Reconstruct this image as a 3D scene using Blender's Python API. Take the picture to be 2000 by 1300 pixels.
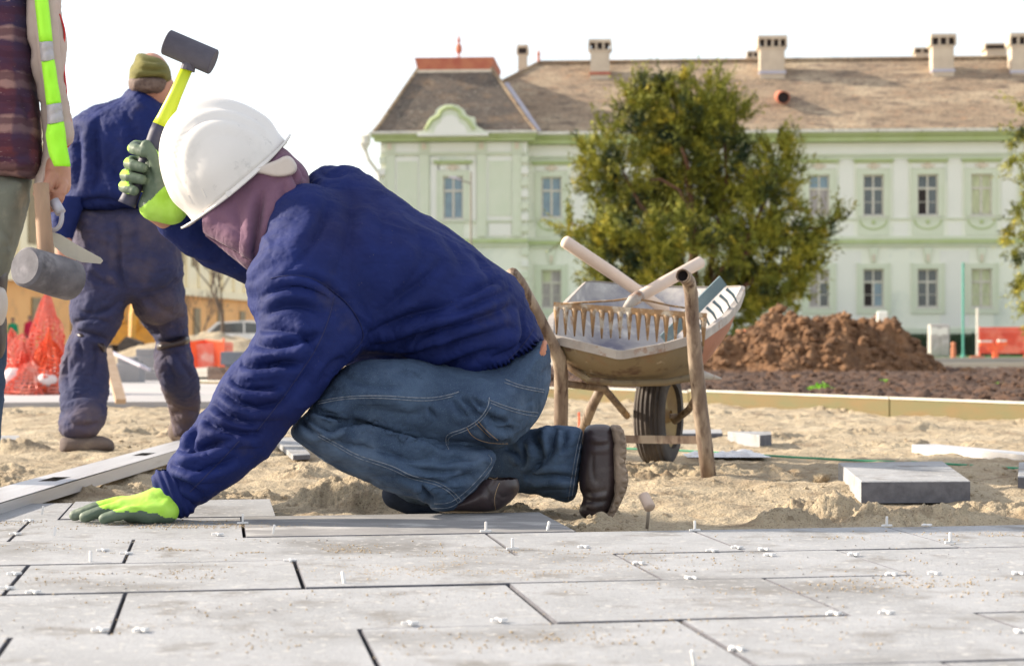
import bpy, math, random
import numpy as np
from mathutils import Vector, Matrix
from mathutils.bvhtree import BVHTree
for o in list(bpy.data.objects): bpy.data.objects.remove(o)
S = bpy.context.scene
COL = S.collection
random.seed(7); RNG = np.random.default_rng(11)
PI = math.pi
# ---------------------------------------------------------------- camera
F = 3500.0; HOR = 673.0; CAMH = 0.40
cd = bpy.data.cameras.new('camera'); cam = bpy.data.objects.new('camera', cd); COL.objects.link(cam)
cam.location = (0, 0, CAMH); cam.rotation_euler = (math.radians(90), 0, 0)
cd.sensor_width = 36; cd.lens = F/2000*36; cd.shift_y = (HOR-650)/2000
cd.clip_start = .05; cd.clip_end = 2000
cd.dof.use_dof = True; cd.dof.focus_distance = 4.2; cd.dof.aperture_fstop = 6.7
S.camera = cam
# ---------------------------------------------------------------- light
SUN_E, SUN_AZ = math.radians(25), (-.976, .218)     # sun stands to the left, slightly behind the square
w = bpy.data.worlds.new('World'); S.world = w; w.use_nodes = True
nt = w.node_tree; bg = nt.nodes['Background']
sky = nt.nodes.new('ShaderNodeTexSky'); sky.sky_type = 'NISHITA'; sky.sun_disc = False
sky.sun_elevation = SUN_E; sky.sun_rotation = math.atan2(SUN_AZ[0], SUN_AZ[1])
sky.air_density = 1.0; sky.dust_density = 1.5; sky.ozone_density = 1.0
veil = nt.nodes.new('ShaderNodeMix'); veil.data_type = 'RGBA'; veil.blend_type = 'MIX'; veil.inputs['Factor'].default_value = .56
veil.inputs[7].default_value = (3.75, 3.6, 3.4, 1)            # thin white overcast spread evenly over the whole sky
nt.links.new(sky.outputs[0], veil.inputs[6]); nt.links.new(veil.outputs[2], bg.inputs[0]); bg.inputs[1].default_value = .13
ld = bpy.data.lights.new('sun', 'SUN'); lo = bpy.data.objects.new('sun', ld); COL.objects.link(lo)
ld.energy = 3.5; ld.angle = math.radians(1.6); ld.color = (1, .88, .72)
lo.location = (-30, 8, 30)
lo.rotation_euler = Vector((-SUN_AZ[0]*math.cos(SUN_E), -SUN_AZ[1]*math.cos(SUN_E), -math.sin(SUN_E))).to_track_quat('-Z', 'Y').to_euler()
S.view_settings.view_transform = 'Standard'; S.view_settings.look = 'None'
S.view_settings.exposure = 1.42; S.view_settings.gamma = 1; S.view_settings.use_curve_mapping = False
S.render.engine = 'CYCLES'
# ---------------------------------------------------------------- helpers
def P(px, py, Y):
    return Vector(((px-1000)/F*Y, Y, CAMH+(HOR-py)/F*Y))
def G(px, py, z=0.0):                     # ground point seen at this pixel
    Y = F*(CAMH-z)/(py-HOR); return P(px, py, Y)
def tag(o, label=None, cat=None, group=None, kind=None):
    if label: o['label'] = label
    if cat: o['category'] = cat
    if group: o['group'] = group
    if kind: o['kind'] = kind
    return o
def mk(name, verts, faces, mat=None, parent=None, smooth=False, local=False, loc=None):
    """one mesh object; world-space verts are made relative to the parent (or loc) unless local"""
    me = bpy.data.meshes.new(name)
    off = Vector((0, 0, 0))
    if not local:
        if parent is not None:
            q = parent
            while q is not None: off += q.location; q = q.parent
        if loc is not None: off += Vector(loc) if parent is None else Vector(loc)
    v = np.asarray(verts, dtype=np.float64).reshape(-1, 3) - np.array(off)
    me.from_pydata(v.tolist(), [], [tuple(f) for f in faces] if not isinstance(faces, np.ndarray) else faces.tolist())
    if smooth: me.shade_smooth()
    if mat: me.materials.append(mat)
    me.update()
    o = bpy.data.objects.new(name, me); COL.objects.link(o)
    if parent is not None: o.parent = parent
    if loc is not None: o.location = loc
    return o
def empty(name, loc=(0, 0, 0), label=None, cat=None, group=None, kind=None, parent=None):
    o = bpy.data.objects.new(name, None); COL.objects.link(o); o.location = loc; o.empty_display_size = .1
    if parent is not None: o.parent = parent
    return tag(o, label, cat, group, kind)
def copy_tree(o, parent=None, label=None):
    c = o.copy(); COL.objects.link(c); c.parent = parent
    for ch in list(o.children): copy_tree(ch, c)
    if label: c['label'] = label
    return c
def copy_at(o, loc, rotz=None, label=None, parent=None):
    c = copy_tree(o, parent, label); c.location = loc
    if rotz is not None: c.rotation_euler.z = rotz
    return c
class MB:
    def __init__(s): s.v = []; s.f = []
    def add(s, v, f):
        n = len(s.v); s.v += [tuple(p) for p in v]; s.f += [tuple(i+n for i in q) for q in f]; return s
    def box(s, x0, x1, y0, y1, z0, z1, M=None):
        v = [Vector((x, y, z)) for z in (z0, z1) for y in (y0, y1) for x in (x0, x1)]
        if M is not None: v = [M @ p for p in v]
        return s.add(v, [(0, 2, 3, 1), (4, 5, 7, 6), (0, 1, 5, 4), (1, 3, 7, 5), (3, 2, 6, 7), (2, 0, 4, 6)])
    def cbox(s, x0, x1, y0, y1, z0, z1, c=.003, M=None):      # box with chamfered top edge
        v = []
        for z, d in ((z0, 0), (z1-c, 0), (z1, c)):
            v += [(x0+d, y0+d, z), (x1-d, y0+d, z), (x1-d, y1-d, z), (x0+d, y1-d, z)]
        v = [Vector(p) for p in v]
        if M is not None: v = [M @ p for p in v]
        f = [(3, 2, 1, 0), (8, 9, 10, 11)]
        for k in (0, 4):
            for i in range(4): j = (i+1) % 4; f.append((k+i, k+j, k+4+j, k+4+i))
        return s.add(v, f)
    def tube(s, pts, r, n=8, caps=True, flat=1.0, up=None):
        pts = [Vector(p) for p in pts]; m = len(pts)
        rr = list(r) if hasattr(r, '__len__') else [r]*m
        u = None; base = len(s.v)
        for i, p in enumerate(pts):
            t = (pts[min(i+1, m-1)]-pts[max(i-1, 0)]).normalized()
            if u is None:
                u = Vector(up) if up is not None else (Vector((0, 0, 1)) if abs(t.z) < .9 else Vector((1, 0, 0)))
            u = (u-t*u.dot(t)).normalized(); w = t.cross(u)
            for k in range(n):
                a = 2*PI*k/n; s.v.append(tuple(p+(u*math.cos(a)*flat+w*math.sin(a))*rr[i]))
        for i in range(m-1):
            for k in range(n):
                a = base+i*n+k; b = base+i*n+(k+1) % n
                s.f.append((a, b, b+n, a+n))
        if caps:
            s.f.append(tuple(base+k for k in range(n))[::-1]); s.f.append(tuple(base+(m-1)*n+k for k in range(n)))
        return s
    def lathe(s, prof, o, ax=(0, 0, 1), n=24, closed=False):
        ax = Vector(ax).normalized(); o = Vector(o)
        u = ax.orthogonal().normalized(); w = ax.cross(u); base = len(s.v); m = len(prof)
        for r, z in prof:
            for k in range(n):
                a = 2*PI*k/n; s.v.append(tuple(o+ax*z+(u*math.cos(a)+w*math.sin(a))*r))
        for i in range(m if closed else m-1):
            for k in range(n):
                a = base+i*n; b = base+((i+1) % m)*n; s.f.append((a+k, a+(k+1) % n, b+(k+1) % n, b+k))
        return s
    def prism(s, poly, d0, d1, M=None):       # poly in (x,z), extruded along y
        n = len(poly); v = [Vector((x, d0, z)) for x, z in poly]+[Vector((x, d1, z)) for x, z in poly]
        if M is not None: v = [M @ p for p in v]
        f = [tuple(range(n)), tuple(range(2*n-1, n-1, -1))]
        for i in range(n): j = (i+1) % n; f.append((i, i+n, j+n, j))
        return s.add(v, f)
    def obj(s, name, mat, parent=None, smooth=False, local=False, loc=None):
        return mk(name, s.v, s.f, mat, parent, smooth, local, loc)
def smoothst(a, b, x):
    t = np.clip((x-a)/(b-a), 0, 1); return t*t*(3-2*t)
# value noise in numpy
_PT = RNG.random((1 << 14))
def _h(i, j, k): return _PT[(i*7349+j*9151+k*5303+i*j*31+j*k*17) & 16383]
def vnoise(x, y, z=0.0, seed=0):
    x = np.asarray(x, float)+seed*17.13; y = np.asarray(y, float)+seed*9.7; z = np.asarray(z, float)+x*0
    i = np.floor(x).astype(np.int64); j = np.floor(y).astype(np.int64); k = np.floor(z).astype(np.int64)
    a = x-i; b = y-j; c = z-k; a = a*a*(3-2*a); b = b*b*(3-2*b); c = c*c*(3-2*c)
    def L(p, q, t): return p+(q-p)*t
    return L(L(L(_h(i, j, k), _h(i+1, j, k), a), L(_h(i, j+1, k), _h(i+1, j+1, k), a), b),
             L(L(_h(i, j, k+1), _h(i+1, j, k+1), a), L(_h(i, j+1, k+1), _h(i+1, j+1, k+1), a), b), c)*2-1
def fbm(x, y, z=0.0, o=4, seed=0):
    r = 0; A = 1; f = 1
    for q in range(o): r = r+A*vnoise(x*f, y*f, np.asarray(z)*f, seed+q); A *= .5; f *= 2.03
    return r
# ---------------------------------------------------------------- materials
def mat(name, col, rough=.8, col2=None, scale=6, detail=4, bump=0, bscale=60, metal=0, stains=(), stretch=None, spec=.5,
        sheen=0, world=False, mix=(.35, .65), bdist=.01, coat=0, fine=None):
    m = bpy.data.materials.new(name); m.use_nodes = True; n = m.node_tree.nodes; l = m.node_tree.links
    b = n['Principled BSDF']; b.inputs['Roughness'].default_value = rough; b.inputs['Metallic'].default_value = metal
    b.inputs['Specular IOR Level'].default_value = spec
    if sheen: b.inputs['Sheen Weight'].default_value = sheen
    if coat: b.inputs['Coat Weight'].default_value = coat
    tc = n.new('ShaderNodeTexCoord'); mp = n.new('ShaderNodeMapping'); geo = n.new('ShaderNodeNewGeometry') if world else None
    l.new(geo.outputs['Position'] if world else tc.outputs['Object'], mp.inputs[0])
    if stretch: mp.inputs['Scale'].default_value = stretch
    col = tuple(col)+(1,); c2 = tuple(col2)+(1,) if col2 else tuple(min(1, c*.8) for c in col[:3])+(1,)
    def noise(sc, det=4, src=mp):
        t = n.new('ShaderNodeTexNoise'); t.inputs['Scale'].default_value = sc; t.inputs['Detail'].default_value = det
        t.inputs['Roughness'].default_value = .6; l.new(src.outputs[0], t.inputs['Vector']); return t
    def ramp(t, a, bb):
        r = n.new('ShaderNodeMapRange'); r.inputs['From Min'].default_value = a; r.inputs['From Max'].default_value = bb
        l.new(t.outputs[0], r.inputs['Value']); return r
    def mixc(fac, A, B):
        x = n.new('ShaderNodeMix'); x.data_type = 'RGBA'
        l.new(fac, x.inputs['Factor'])
        for s_, q in ((6, A), (7, B)):
            if isinstance(q, tuple): x.inputs[s_].default_value = q
            else: l.new(q, x.inputs[s_])
        return x.outputs[2]
    c = mixc(ramp(noise(scale, detail), mix[0], mix[1]).outputs[0], col, c2)
    for (sc_, scl, lo_, hi_) in stains:
        c = mixc(ramp(noise(scl, 6), lo_, hi_).outputs[0], c, tuple(sc_)+(1,))
    if fine:                               # fine grain: colour, scale, lo, hi
        c = mixc(ramp(noise(fine[1], 2, mp), fine[2], fine[3]).outputs[0], c, tuple(fine[0])+(1,))
    l.new(c, b.inputs['Base Color'])
    if bump:
        bp = n.new('ShaderNodeBump'); bp.inputs['Strength'].default_value = bump; bp.inputs['Distance'].default_value = bdist
        l.new(noise(bscale, 5).outputs[0], bp.inputs['Height']); l.new(bp.outputs[0], b.inputs['Normal'])
    return m
def tc_obj(n, l, tc):
    mp = n.new('ShaderNodeMapping'); l.new(tc.outputs['Object'], mp.inputs[0]); return mp
def emis_sub(m, name, val): m.node_tree.nodes['Principled BSDF'].inputs[name].default_value = val
# ================================================================ THE SETTING
TH = math.radians(9.33); CT, ST = math.cos(TH), math.sin(TH)
def UV(u, v, z=0.0): return Vector((u*CT-v*ST, u*ST+v*CT, z))
M_slab = mat('slab concrete', (.36, .365, .38), .9, (.29, .295, .305), 5, 8, .5, 150, bdist=.003, world=True,
             stains=[((.17, .165, .16), 1.9, .51, .68), ((.20, .19, .18), 7, .54, .68), ((.44, .43, .42), 45, .57, .66), ((.24, .22, .20), 95, .62, .68)], fine=((.17, .165, .16), 260, .62, .68))
M_slabd = mat('slab concrete dusted', (.27, .262, .262), .92, (.20, .197, .20), 4, 6, .35, 240, bdist=.002, stretch=(1, 2.2, 1), world=True,
             stains=[((.44, .43, .42), 6, .52, .66), ((.22, .20, .19), 3, .60, .72)], fine=((.18, .175, .17), 400, .60, .68))
M_slabshade = mat('slab side shade', (.10, .10, .115), .95, (.15, .15, .17), 30, 4, .5, 180, bdist=.002)  # dark grey paints shade onto slab sides; the concrete itself is one colour
M_sand = mat('sand', (.48, .395, .27), .97, (.36, .285, .19), 3.5, 8, 1, 90, bdist=.012,
             stains=[((.25, .18, .11), 4.5, .54, .68), ((.50, .42, .30), 1.5, .55, .72), ((.22, .165, .10), 28, .58, .70)], fine=((.17, .125, .08), 230, .58, .66))
M_sandfar = M_sand
M_under = mat('joint shadow sand', (.10, .095, .09), .97, (.16, .14, .12), 20)
M_pale = mat('pale concrete', (.44, .40, .40), .9, (.34, .335, .33), .6, 5, .2, 20, stains=[((.45, .44, .42), .35, .5, .7)])
M_soil = mat('dark soil', (.10, .052, .030), .97, (.052, .029, .019), 3, 6, 1, 16, bdist=.03, stains=[((.15, .09, .055), 1.5, .6, .75)])
M_pile = mat('brown earth', (.235, .12, .055), .97, (.11, .058, .030), 5, 6, 1, 14, bdist=.03, stains=[((.24, .14, .075), 9, .56, .70)])
M_ground = mat('far paving', (.48, .44, .38), .95, (.40, .37, .33), .2, 4)
M_grass = mat('grass', (.07, .16, .03), .95, (.11, .20, .045), 3, 5, .6, 30)
# ground sheet to the horizon
g = mk('ground', [(-600, -30, -.16), (600, -30, -.16), (600, 1200, -.16), (-600, 1200, -.16)], [(0, 1, 2, 3)], M_ground); tag(g, kind='structure')
# sand bed : fan shaped height field, finer near the lens
def sand_height(X, Y):
    u = X*CT+Y*ST; v = -X*ST+Y*CT
    z = -.045+.014*fbm(X*1.1, Y*1.1, 0, 3)+.016*fbm(X*4.2, Y*5.5, 3.3, 4)+.007*fbm(X*15, Y*19, 1.7, 3)
    z += .007*np.abs(fbm(X*9, Y*6, 8.1, 3))
    rough = smoothst(.1, .6, vnoise(X*2.3, Y*2.3, 5.5))
    z += rough*(.020*fbm(X*18, Y*20, 2.2, 4)+.012*np.abs(fbm(X*38, Y*38, 4.4, 3)))
    # where paving is laid the bed lies lower
    edge = np.where(u < .137, 4.685, np.where(u < .80, 4.19, 3.76))
    under = 1-smoothst(-.02, .0, v-edge)
    lip = np.exp(-((v-edge-.10)/.16)**2)*.020
    z = z+lip*(.4+.6*vnoise(X*6, Y*6, 9.))
    def hill(px, py, h, rx, ry, zz=-.03):
        c = G(px, py, zz); return h*np.exp(-(((X-c.x)/rx)**2+((Y-c.y)/ry)**2)**1.4)
    m = hill(1600, 992, .060, .12, .11)+hill(1700, 1004, .035, .12, .08)+hill(1830, 1012, .030, .17, .08)+hill(1960, 1000, .04, .15, .10)
    m += hill(1545, 1012, .035, .10, .08)+hill(640, 985, .035, .12, .10)+hill(735, 985, .045, .11, .08)+hill(690, 978, .03, .1, .1)
    m += hill(240, 955, .03, .10, .08)+hill(170, 968, .025, .1, .1)+hill(30, 880, .04, .12, .12)+hill(1200, 1022, .02, .10, .06)+hill(585, 925, .03, .09, .12)
    m -= hill(1660, 1003, .03, .035, .05)+hill(1755, 1005, .025, .03, .05)
    z += m*(1+.30*fbm(X*9, Y*9, 6., 3))+np.minimum(m, .03)*(.35*fbm(X*26, Y*26, 1., 4)+.3*np.abs(fbm(X*60, Y*60, 1., 3)))
    z = np.minimum(z, np.where(v < edge+.05, -.004+.02*smoothst(0, .05, v-edge), 1))
    z = z*(1-under)+under*(-.075)
    # trampled dark furrows
    return z
def fan(Y0, Y1, s0, s1, nx, ny, hf, name, m, kind='structure'):
    sx = np.linspace(s0, s1, nx); yy = Y0*(Y1/Y0)**np.linspace(0, 1, ny)
    SX, YY = np.meshgrid(sx, yy); XX = SX*YY; ZZ = hf(XX, YY)
    v = np.stack([XX, YY, ZZ], -1).reshape(-1, 3)
    i = np.arange(ny-1)[:, None]*nx+np.arange(nx-1)[None]; i = i.ravel()
    f = np.stack([i, i+1, i+1+nx, i+nx], -1)
    o = mk(name, v, f, m, smooth=True); tag(o, kind=kind); return o
fan(2.9, 16.5, -.40, .40, 900, 800, sand_height, 'sand_bed', M_sand)
# ---- laid paving: every slab a piece of the pavement
pave = empty('pavement', UV(0, 3.4), kind='structure')
def slab_obj(name, u0, u1, v0, v1, m, parent=None, th=.055, z1=0.0, gap=.0035, gv=.0042, rot=0, dz=(0, 0)):
    cu, cv = (u0+u1)/2, (v0+v1)/2; a, b = (u1-u0)/2-gap, (v1-v0)/2-gv
    mb = MB(); mb.cbox(-a, a, -b, b, -th, 0, .0009)
    o = mb.obj(name, m, local=True); o.data.materials.append(M_slabshade)
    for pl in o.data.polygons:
        if abs(pl.normal.z) < .9: pl.material_index = 1  # sides coloured dark so the joints look shaded
    o.rotation_euler = (dz[0], dz[1], TH+rot); loc = UV(cu, cv, z1)
    if parent: o.parent = parent; o.location = loc-parent.location
    else: o.location = loc
    return o
rows = [(.98, 1.37, [-.9, -.45, .05, .62, 1.1]), (1.37, 1.76, [-.9, -.6, -.1, .3, .85, 1.3]), (1.76, 2.145, [-.95, -.5, 0, .45, .9, 1.5]),
        (2.145, 2.532, [-1.2, -.75, -.279, .197, .662, 1.116, 1.6]), (2.532, 2.965, [-1.2, -.70, -.147, .479, .923, 1.42, 2.0]),
        (2.965, 3.355, [-1.3, -.82, -.339, .14, .748, 1.193, 1.75, 2.2]), (3.355, 3.765, [-1.4, -.72, -.17, .562, 1.01, 1.451, 2.0, 2.6]),
        (3.765, 4.215, [-1.5, -.95, -.421, .055, .762]), (4.215, 4.68, [-1.3, -.82, -.36, .137])]
SLABS = []
for ri, (v0, v1, us) in enumerate(rows):
    for k in range(len(us)-1):
        m = M_slabd if (ri == 7 and k == 3) else M_slab
        o = slab_obj('slab', us[k], us[k+1], v0, v1, m, pave, z1=random.uniform(-.0015, .0015), gap=random.uniform(.0024, .0042),
                     dz=(random.uniform(-.0015, .0015), random.uniform(-.001, .001)))
        if m is M_slabd: tag(o, 'slab still dark and dusty where the crouching man kneels')
        SLABS.append((us[k], us[k+1], v0, v1))
# ---- loose items of concrete lying on the sand
def corner_slab(name, cs, th, label, group, m=M_slab, ztop=None, cat='paving slab'):
    """cs = four pixel corners of the top face (near-left, near-right, far-right, far-left) at height ztop"""
    p = [G(x, y, ztop) for x, y in cs]
    c = sum(p, Vector())/4; c.z = ztop-th
    mb = MB(); q = [a.lerp(c+Vector((0, 0, th)), .012) for a in p]
    v = [Vector((a.x, a.y, ztop-th)) for a in p]+[Vector((a.x, a.y, ztop-.003)) for a in p]+[Vector((a.x, a.y, ztop)) for a in q]
    f = [(3, 2, 1, 0), (8, 9, 10, 11)]
    for k in (0, 4):
        for i in range(4): j = (i+1) % 4; f.append((k+i, k+j, k+4+j, k+4+i))
    o = mk(name, v, f, m, loc=c); o.data.materials.append(M_slabshade)
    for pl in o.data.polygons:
        if abs(pl.normal.z) < .5 and pl.normal.y < -.3: pl.material_index = 1  # only camera-facing sides get the painted shade
    return tag(o, label, cat, group)
LG = 'loose paving slabs on the sand'
corner_slab('paving_slab', [(1682, 939), (1895, 938), (1841, 900), (1637, 903)], .062, 'thick grey slab lying on the sand behind the big sand heap at right', LG, ztop=.018)
corner_slab('paving_slab', [(1484, 850), (1507, 848), (1506, 842), (1421, 842)], .07, 'narrow grey kerb block with its end painted in shade, right of the wheelbarrow leg', LG, ztop=.015)
corner_slab('paving_slab', [(1300, 846), (1411, 845), (1409, 838), (1305, 839)], .06, 'grey block lying on the sand just behind the wheelbarrow tyre and leg', LG, ztop=.0)
corner_slab('paving_slab', [(1988, 930), (2180, 934), (2130, 900), (1990, 902)], .05, 'grey slab cut off by the right edge of the photo', LG, ztop=-.0)
corner_slab('paving_slab', [(682, 942), (790, 942), (800, 926), (700, 927)], .045, 'grey slab on the sand behind the near shin of the crouching man', LG, ztop=.012)
corner_slab('paving_slab', [(-80, 861), (37, 861), (38, 850), (-60, 850)], .055, 'grey slab half buried in sand at the left edge of the photo', LG, ztop=.0)
corner_slab('paving_slab', [(572, 888), (606, 886), (575, 853), (530, 853)], .02, 'thin pale slab showing between the sleeve and the knee of the crouching man', LG, ztop=-.015)
# ---- bed edging boards, soil, earth pile, paving left
M_edge = mat('edging board', (.17, .115, .045), .8, (.13, .12, .05), 4, 4, .3, 40, stretch=(1, 1, 4))
M_edgec = mat('edging cap', (.66, .62, .54), .8, (.5, .47, .4), 6)
ed = empty('bed_edging', G(1400, 800, -.04), kind=None); tag(ed, 'long low board edging with a pale top between sand and soil', 'edging')
ea = [Vector((-3.3, 18.55, 0)), Vector((-1.4, 16.8, 0)), Vector((.36, 14.9, 0)), Vector((1.3, 13.2, 0)), Vector((2.38, 11.3, 0)), Vector((2.98, 10.3, 0)), Vector((4.2, 8.4, 0))]
for i in range(len(ea)-1):
    a, b = ea[i], ea[i+1]; t = (b-a).normalized(); n = Vector((-t.y, t.x, 0)); a = a+t*.006; b = b-t*.006
    zt = .035+.012*min(i, 3)
    def seg(mb, w0, w1, z0, z1, c_=0):
        v = [a+n*w0, b+n*w0, b+n*w1, a+n*w1]
        mb.add([Vector((q.x, q.y, z0)) for q in v]+[Vector((q.x, q.y, z1)) for q in v], [(3, 2, 1, 0), (4, 5, 6, 7), (0, 1, 5, 4), (1, 2, 6, 5), (2, 3, 7, 6), (3, 0, 4, 7)])
    mb = MB(); seg(mb, 0, .035, -.12, zt-.014); mb.obj('board', M_edge, ed)
    mb = MB(); seg(mb, -.006, .05, zt-.013, zt); mb.obj('capping', M_edgec, ed)
def edging_y(X): return np.interp(X, [p.x for p in ea], [p.y for p in ea])
def soil_h(X, Y):
    z = .02+.05*fbm(X*1.3, Y*1.3, 0, 4)*.5+.035*np.abs(fbm(X*6, Y*6, 2., 4))+.02*fbm(X*14, Y*14, 5., 2)
    d = Y-edging_y(X)-.06
    z = z*smoothst(0, .8, d)-.0
    z = np.where(d < 0, -.3, z); return z
fan(8.2, 28, -.17, .42, 420, 300, soil_h, 'soil_bed', M_soil)
def pile_h(X, Y):
    c = P(1590, 700, 24.5)
    r = np.sqrt(((X-c.x+.05)/1.75)**2+((Y-c.y)/1.4)**2)
    r2 = np.sqrt(((X-c.x-.80)/1.0)**2+((Y-c.y)/1.1)**2)
    r3 = np.sqrt(((X-c.x+1.1)/1.2)**2+((Y-c.y+.1)/1.0)**2)
    z = np.maximum(.66*np.minimum(1, 1.55*np.clip(1-r, 0, 1)), np.maximum(.58*np.minimum(1, 1.5*np.clip(1-r2, 0, 1)), .40*np.minimum(1, 1.3*np.clip(1-r3, 0, 1))))
    k = smoothst(0, .25, z)
    n = np.abs(fbm(X*3.6, Y*3.6, z*2, 4))*.20+fbm(X*9, Y*9, 3., 4)*.05+np.abs(fbm(X*16, Y*16, 5., 3))*.035
    return z+n*k-.03
PX = np.linspace(0, 1, 300)
XX, YY = np.meshgrid(P(1340, 700, 24.5).x+PX*3.6, 22.7+np.linspace(0, 1, 220)*3.6)
ZZ = pile_h(XX, YY); vv = np.stack([XX, YY, ZZ], -1).reshape(-1, 3)
ii = (np.arange(219)[:, None]*300+np.arange(299)[None]).ravel()
c0 = P(1590, 700, 24.5); c0.z = 0
pile = mk('earth_pile', vv, np.stack([ii, ii+1, ii+301, ii+300], -1), M_pile, smooth=True, loc=c0)
tag(pile, 'tall heap of loose brown earth in front of the green building', 'earth pile')
# clods scattered over pile and soil
def clods(name, pts, rr, m, sub=1, parent=None, kind='stuff', flat=.75):
    import bmesh
    bm = bmesh.new(); bmesh.ops.create_icosphere(bm, subdivisions=sub, radius=1); bv = np.array([v.co[:] for v in bm.verts]); bf = np.array([[v.index for v in f.verts] for f in bm.faces]); bm.free()
    pts = np.asarray(pts); n = len(pts); nb = len(bv)
    s = np.asarray(rr)[:, None, None]*(1+.35*(RNG.random((n, 1, 3))-.5))*np.array([1, 1, flat])
    jit = 1+.35*(RNG.random((n, nb, 1))-.5)
    a = RNG.random(n)*2*PI; R = np.zeros((n, 3, 3)); R[:, 0, 0] = np.cos(a); R[:, 0, 1] = -np.sin(a); R[:, 1, 0] = np.sin(a); R[:, 1, 1] = np.cos(a); R[:, 2, 2] = 1
    V = np.einsum('nij,nbj->nbi', R, bv[None]*s*jit)+pts[:, None, :]
    Fc = bf[None]+np.arange(n)[:, None, None]*nb
    o = mk(name, V.reshape(-1, 3), Fc.reshape(-1, 3), m, parent=parent); tag(o, kind=kind); return o
n = 2600
a = RNG.random(n); b = RNG.random(n); X = c0.x-2.0+a*4.3; Y = 23.2+b*2.6; Z = pile_h(X, Y)
k = Z > .02; clods('clods', np.stack([X, Y, Z], -1)[k], (.02+.075*RNG.random(n)**3)[k], M_pile)
n = 5200
Y = 10.5+15*RNG.random(n)**1.3; X = Y*(-.1+.42*RNG.random(n)); k = Y > edging_y(X)+.15
X, Y = X[k], Y[k]; clods('soil_crumbs', np.stack([X, Y, soil_h(X, Y)], -1), .01+.035*RNG.random(len(X))**3, M_soil)
n = 300                                                  # rusty crumbs along the edging
X = .6+3*RNG.random(n); Y = edging_y(X)+.1+.25*RNG.random(n); clods('edge_crumbs', np.stack([X, Y, soil_h(X, Y)+.012], -1), .012+.03*RNG.random(n)**2, M_pile)
# pale paved strip at the left, light road beyond the bed, grass in front of the building
def sheet(name, pts, z, m, th=None):
    v = [Vector((x, y, z)) for x, y in pts]; f = [tuple(range(len(pts)))]
    if th:
        n_ = len(pts); v += [Vector((x, y, z-th)) for x, y in pts]; f += [(i, (i+1) % n_, n_+(i+1) % n_, n_+i)[::-1] for i in range(n_)]
    o = mk(name, v, f, m); tag(o, kind='structure'); return o
sheet('pavement_left', [(-9, 11.6), (-1.2, 12.8), (-2.1, 17.6), (-3.4, 19.0), (-9, 34), (-30, 34), (-30, 11.6)], .0, M_pale, .1)
M_road = mat('light road', (.45, .40, .33), .95, (.38, .345, .29), .3, 4, stains=[((.50, .45, .37), 1, .55, .7)])
sheet('road', [(-60, 29), (80, 29), (80, 72), (-60, 76)], -.12, M_road)
sheet('lawn', [(-6, 74.5), (60, 71), (60, 78), (-6, 83)], -.08, M_grass, .06)
# shallow kerb steps on the far side of the soil
for (yy, zz) in ((33, -.05), (41, -.02), (52, .02)):
    mb = MB(); mb.box(4, 26, yy, yy+.35, -.14, zz); tag(mb.obj('kerb', M_road), kind='structure')
# tufts of weed
M_weed = mat('weed leaf', (.16, .42, .02), .7, (.26, .52, .03), 20)
def leaves(mb_pts, mb_faces, c, n, r, h, sz):
    for _ in range(n):
        a = random.random()*2*PI; q = r*math.sqrt(random.random()); p = Vector((c.x+q*math.cos(a), c.y+q*math.sin(a), c.z+h*random.random()*(1-q/r*.7)))
        d = Vector((random.gauss(0, 1), random.gauss(0, 1), random.gauss(.7, 1))).normalized(); e = d.orthogonal().normalized()
        e = (Matrix.Rotation(random.random()*6.3, 3, d) @ e)
        k = len(mb_pts); s_ = sz*random.uniform(.6, 1.3)
        mb_pts += [p-e*s_*.3, p+d*s_*.5-e*s_*.1, p+d*s_, p+d*s_*.5+e*s_*.45]; mb_faces.append((k, k+1, k+2, k+3))
for (px, py, Y, r, h, lb) in ((1603, 766, 13.6, .10, .085, 'bright green weed tuft in the middle of the dark soil bed'), (1948, 756, 15.5, .06, .04, 'small green weed tuft at the right of the soil bed'),
                       (1726, 746, 17, .07, .02, 'flat green weed patch below the earth pile'), (1450, 773, 13.6, .03, .02, 'tiny weed sprout near the edging by the barrow')):
    p = G(px, py, .03); pts, fs = [], []
    leaves(pts, fs, p, 420 if r > .08 else 120, r, h, .022); o = mk('weed_tuft', pts, fs, M_weed, loc=p); tag(o, lb, 'weed')
# ================================================================ THE GREEN BUILDING
M_mint = mat('mint plaster', (.79, .795, .69), .9, (.76, .775, .67), .5, 5, .15, 8, stains=[((.55, .60, .53), .35, .52, .72), ((.60, .60, .54), 1.4, .60, .75)])
M_white = mat('white plaster', (.78, .77, .71), .9, (.73, .73, .67), .5, 5, .15, 8)
M_green = mat('green trim', (.60, .645, .50), .85, (.64, .67, .54), 1.2, 4)
M_green2 = mat('deep green trim', (.41, .48, .22), .85, (.46, .53, .29), 1.2, 4)
M_cream = mat('cream ornament', (.70, .60, .48), .85)
M_frame = mat('window frame paint', (.66, .62, .54), .6)
M_gl = mat('window glass', (.05, .06, .07), .12, (.09, .11, .12), .8, 3, spec=.8)
M_glb = mat('blue window glass', (.20, .30, .36), .2, (.14, .20, .26), 1.5, 3, spec=.8)
M_gcur = mat('curtained glass', (.45, .40, .38), .5, (.30, .27, .27), 3, 3, stretch=(5, 1, .5))
M_gyel = mat('pale curtain glass', (.60, .62, .40), .5, (.42, .45, .27), 3, 3, stretch=(6, 1, .5))
M_dark = mat('dark room', (.03, .02, .02), .8)
M_roof = mat('old roof tiles', (.33, .24, .16), .95, (.25, .185, .125), 1.3, 8, 1, 7, stretch=(.7, 1.6, 2.2), stains=[((.46, .36, .245), .40, .46, .64), ((.14, .10, .075), 1.3, .54, .66), ((.36, .22, .13), 2.4, .58, .68)], bdist=.08, fine=((.10, .075, .055), 8, .55, .64))
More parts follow.
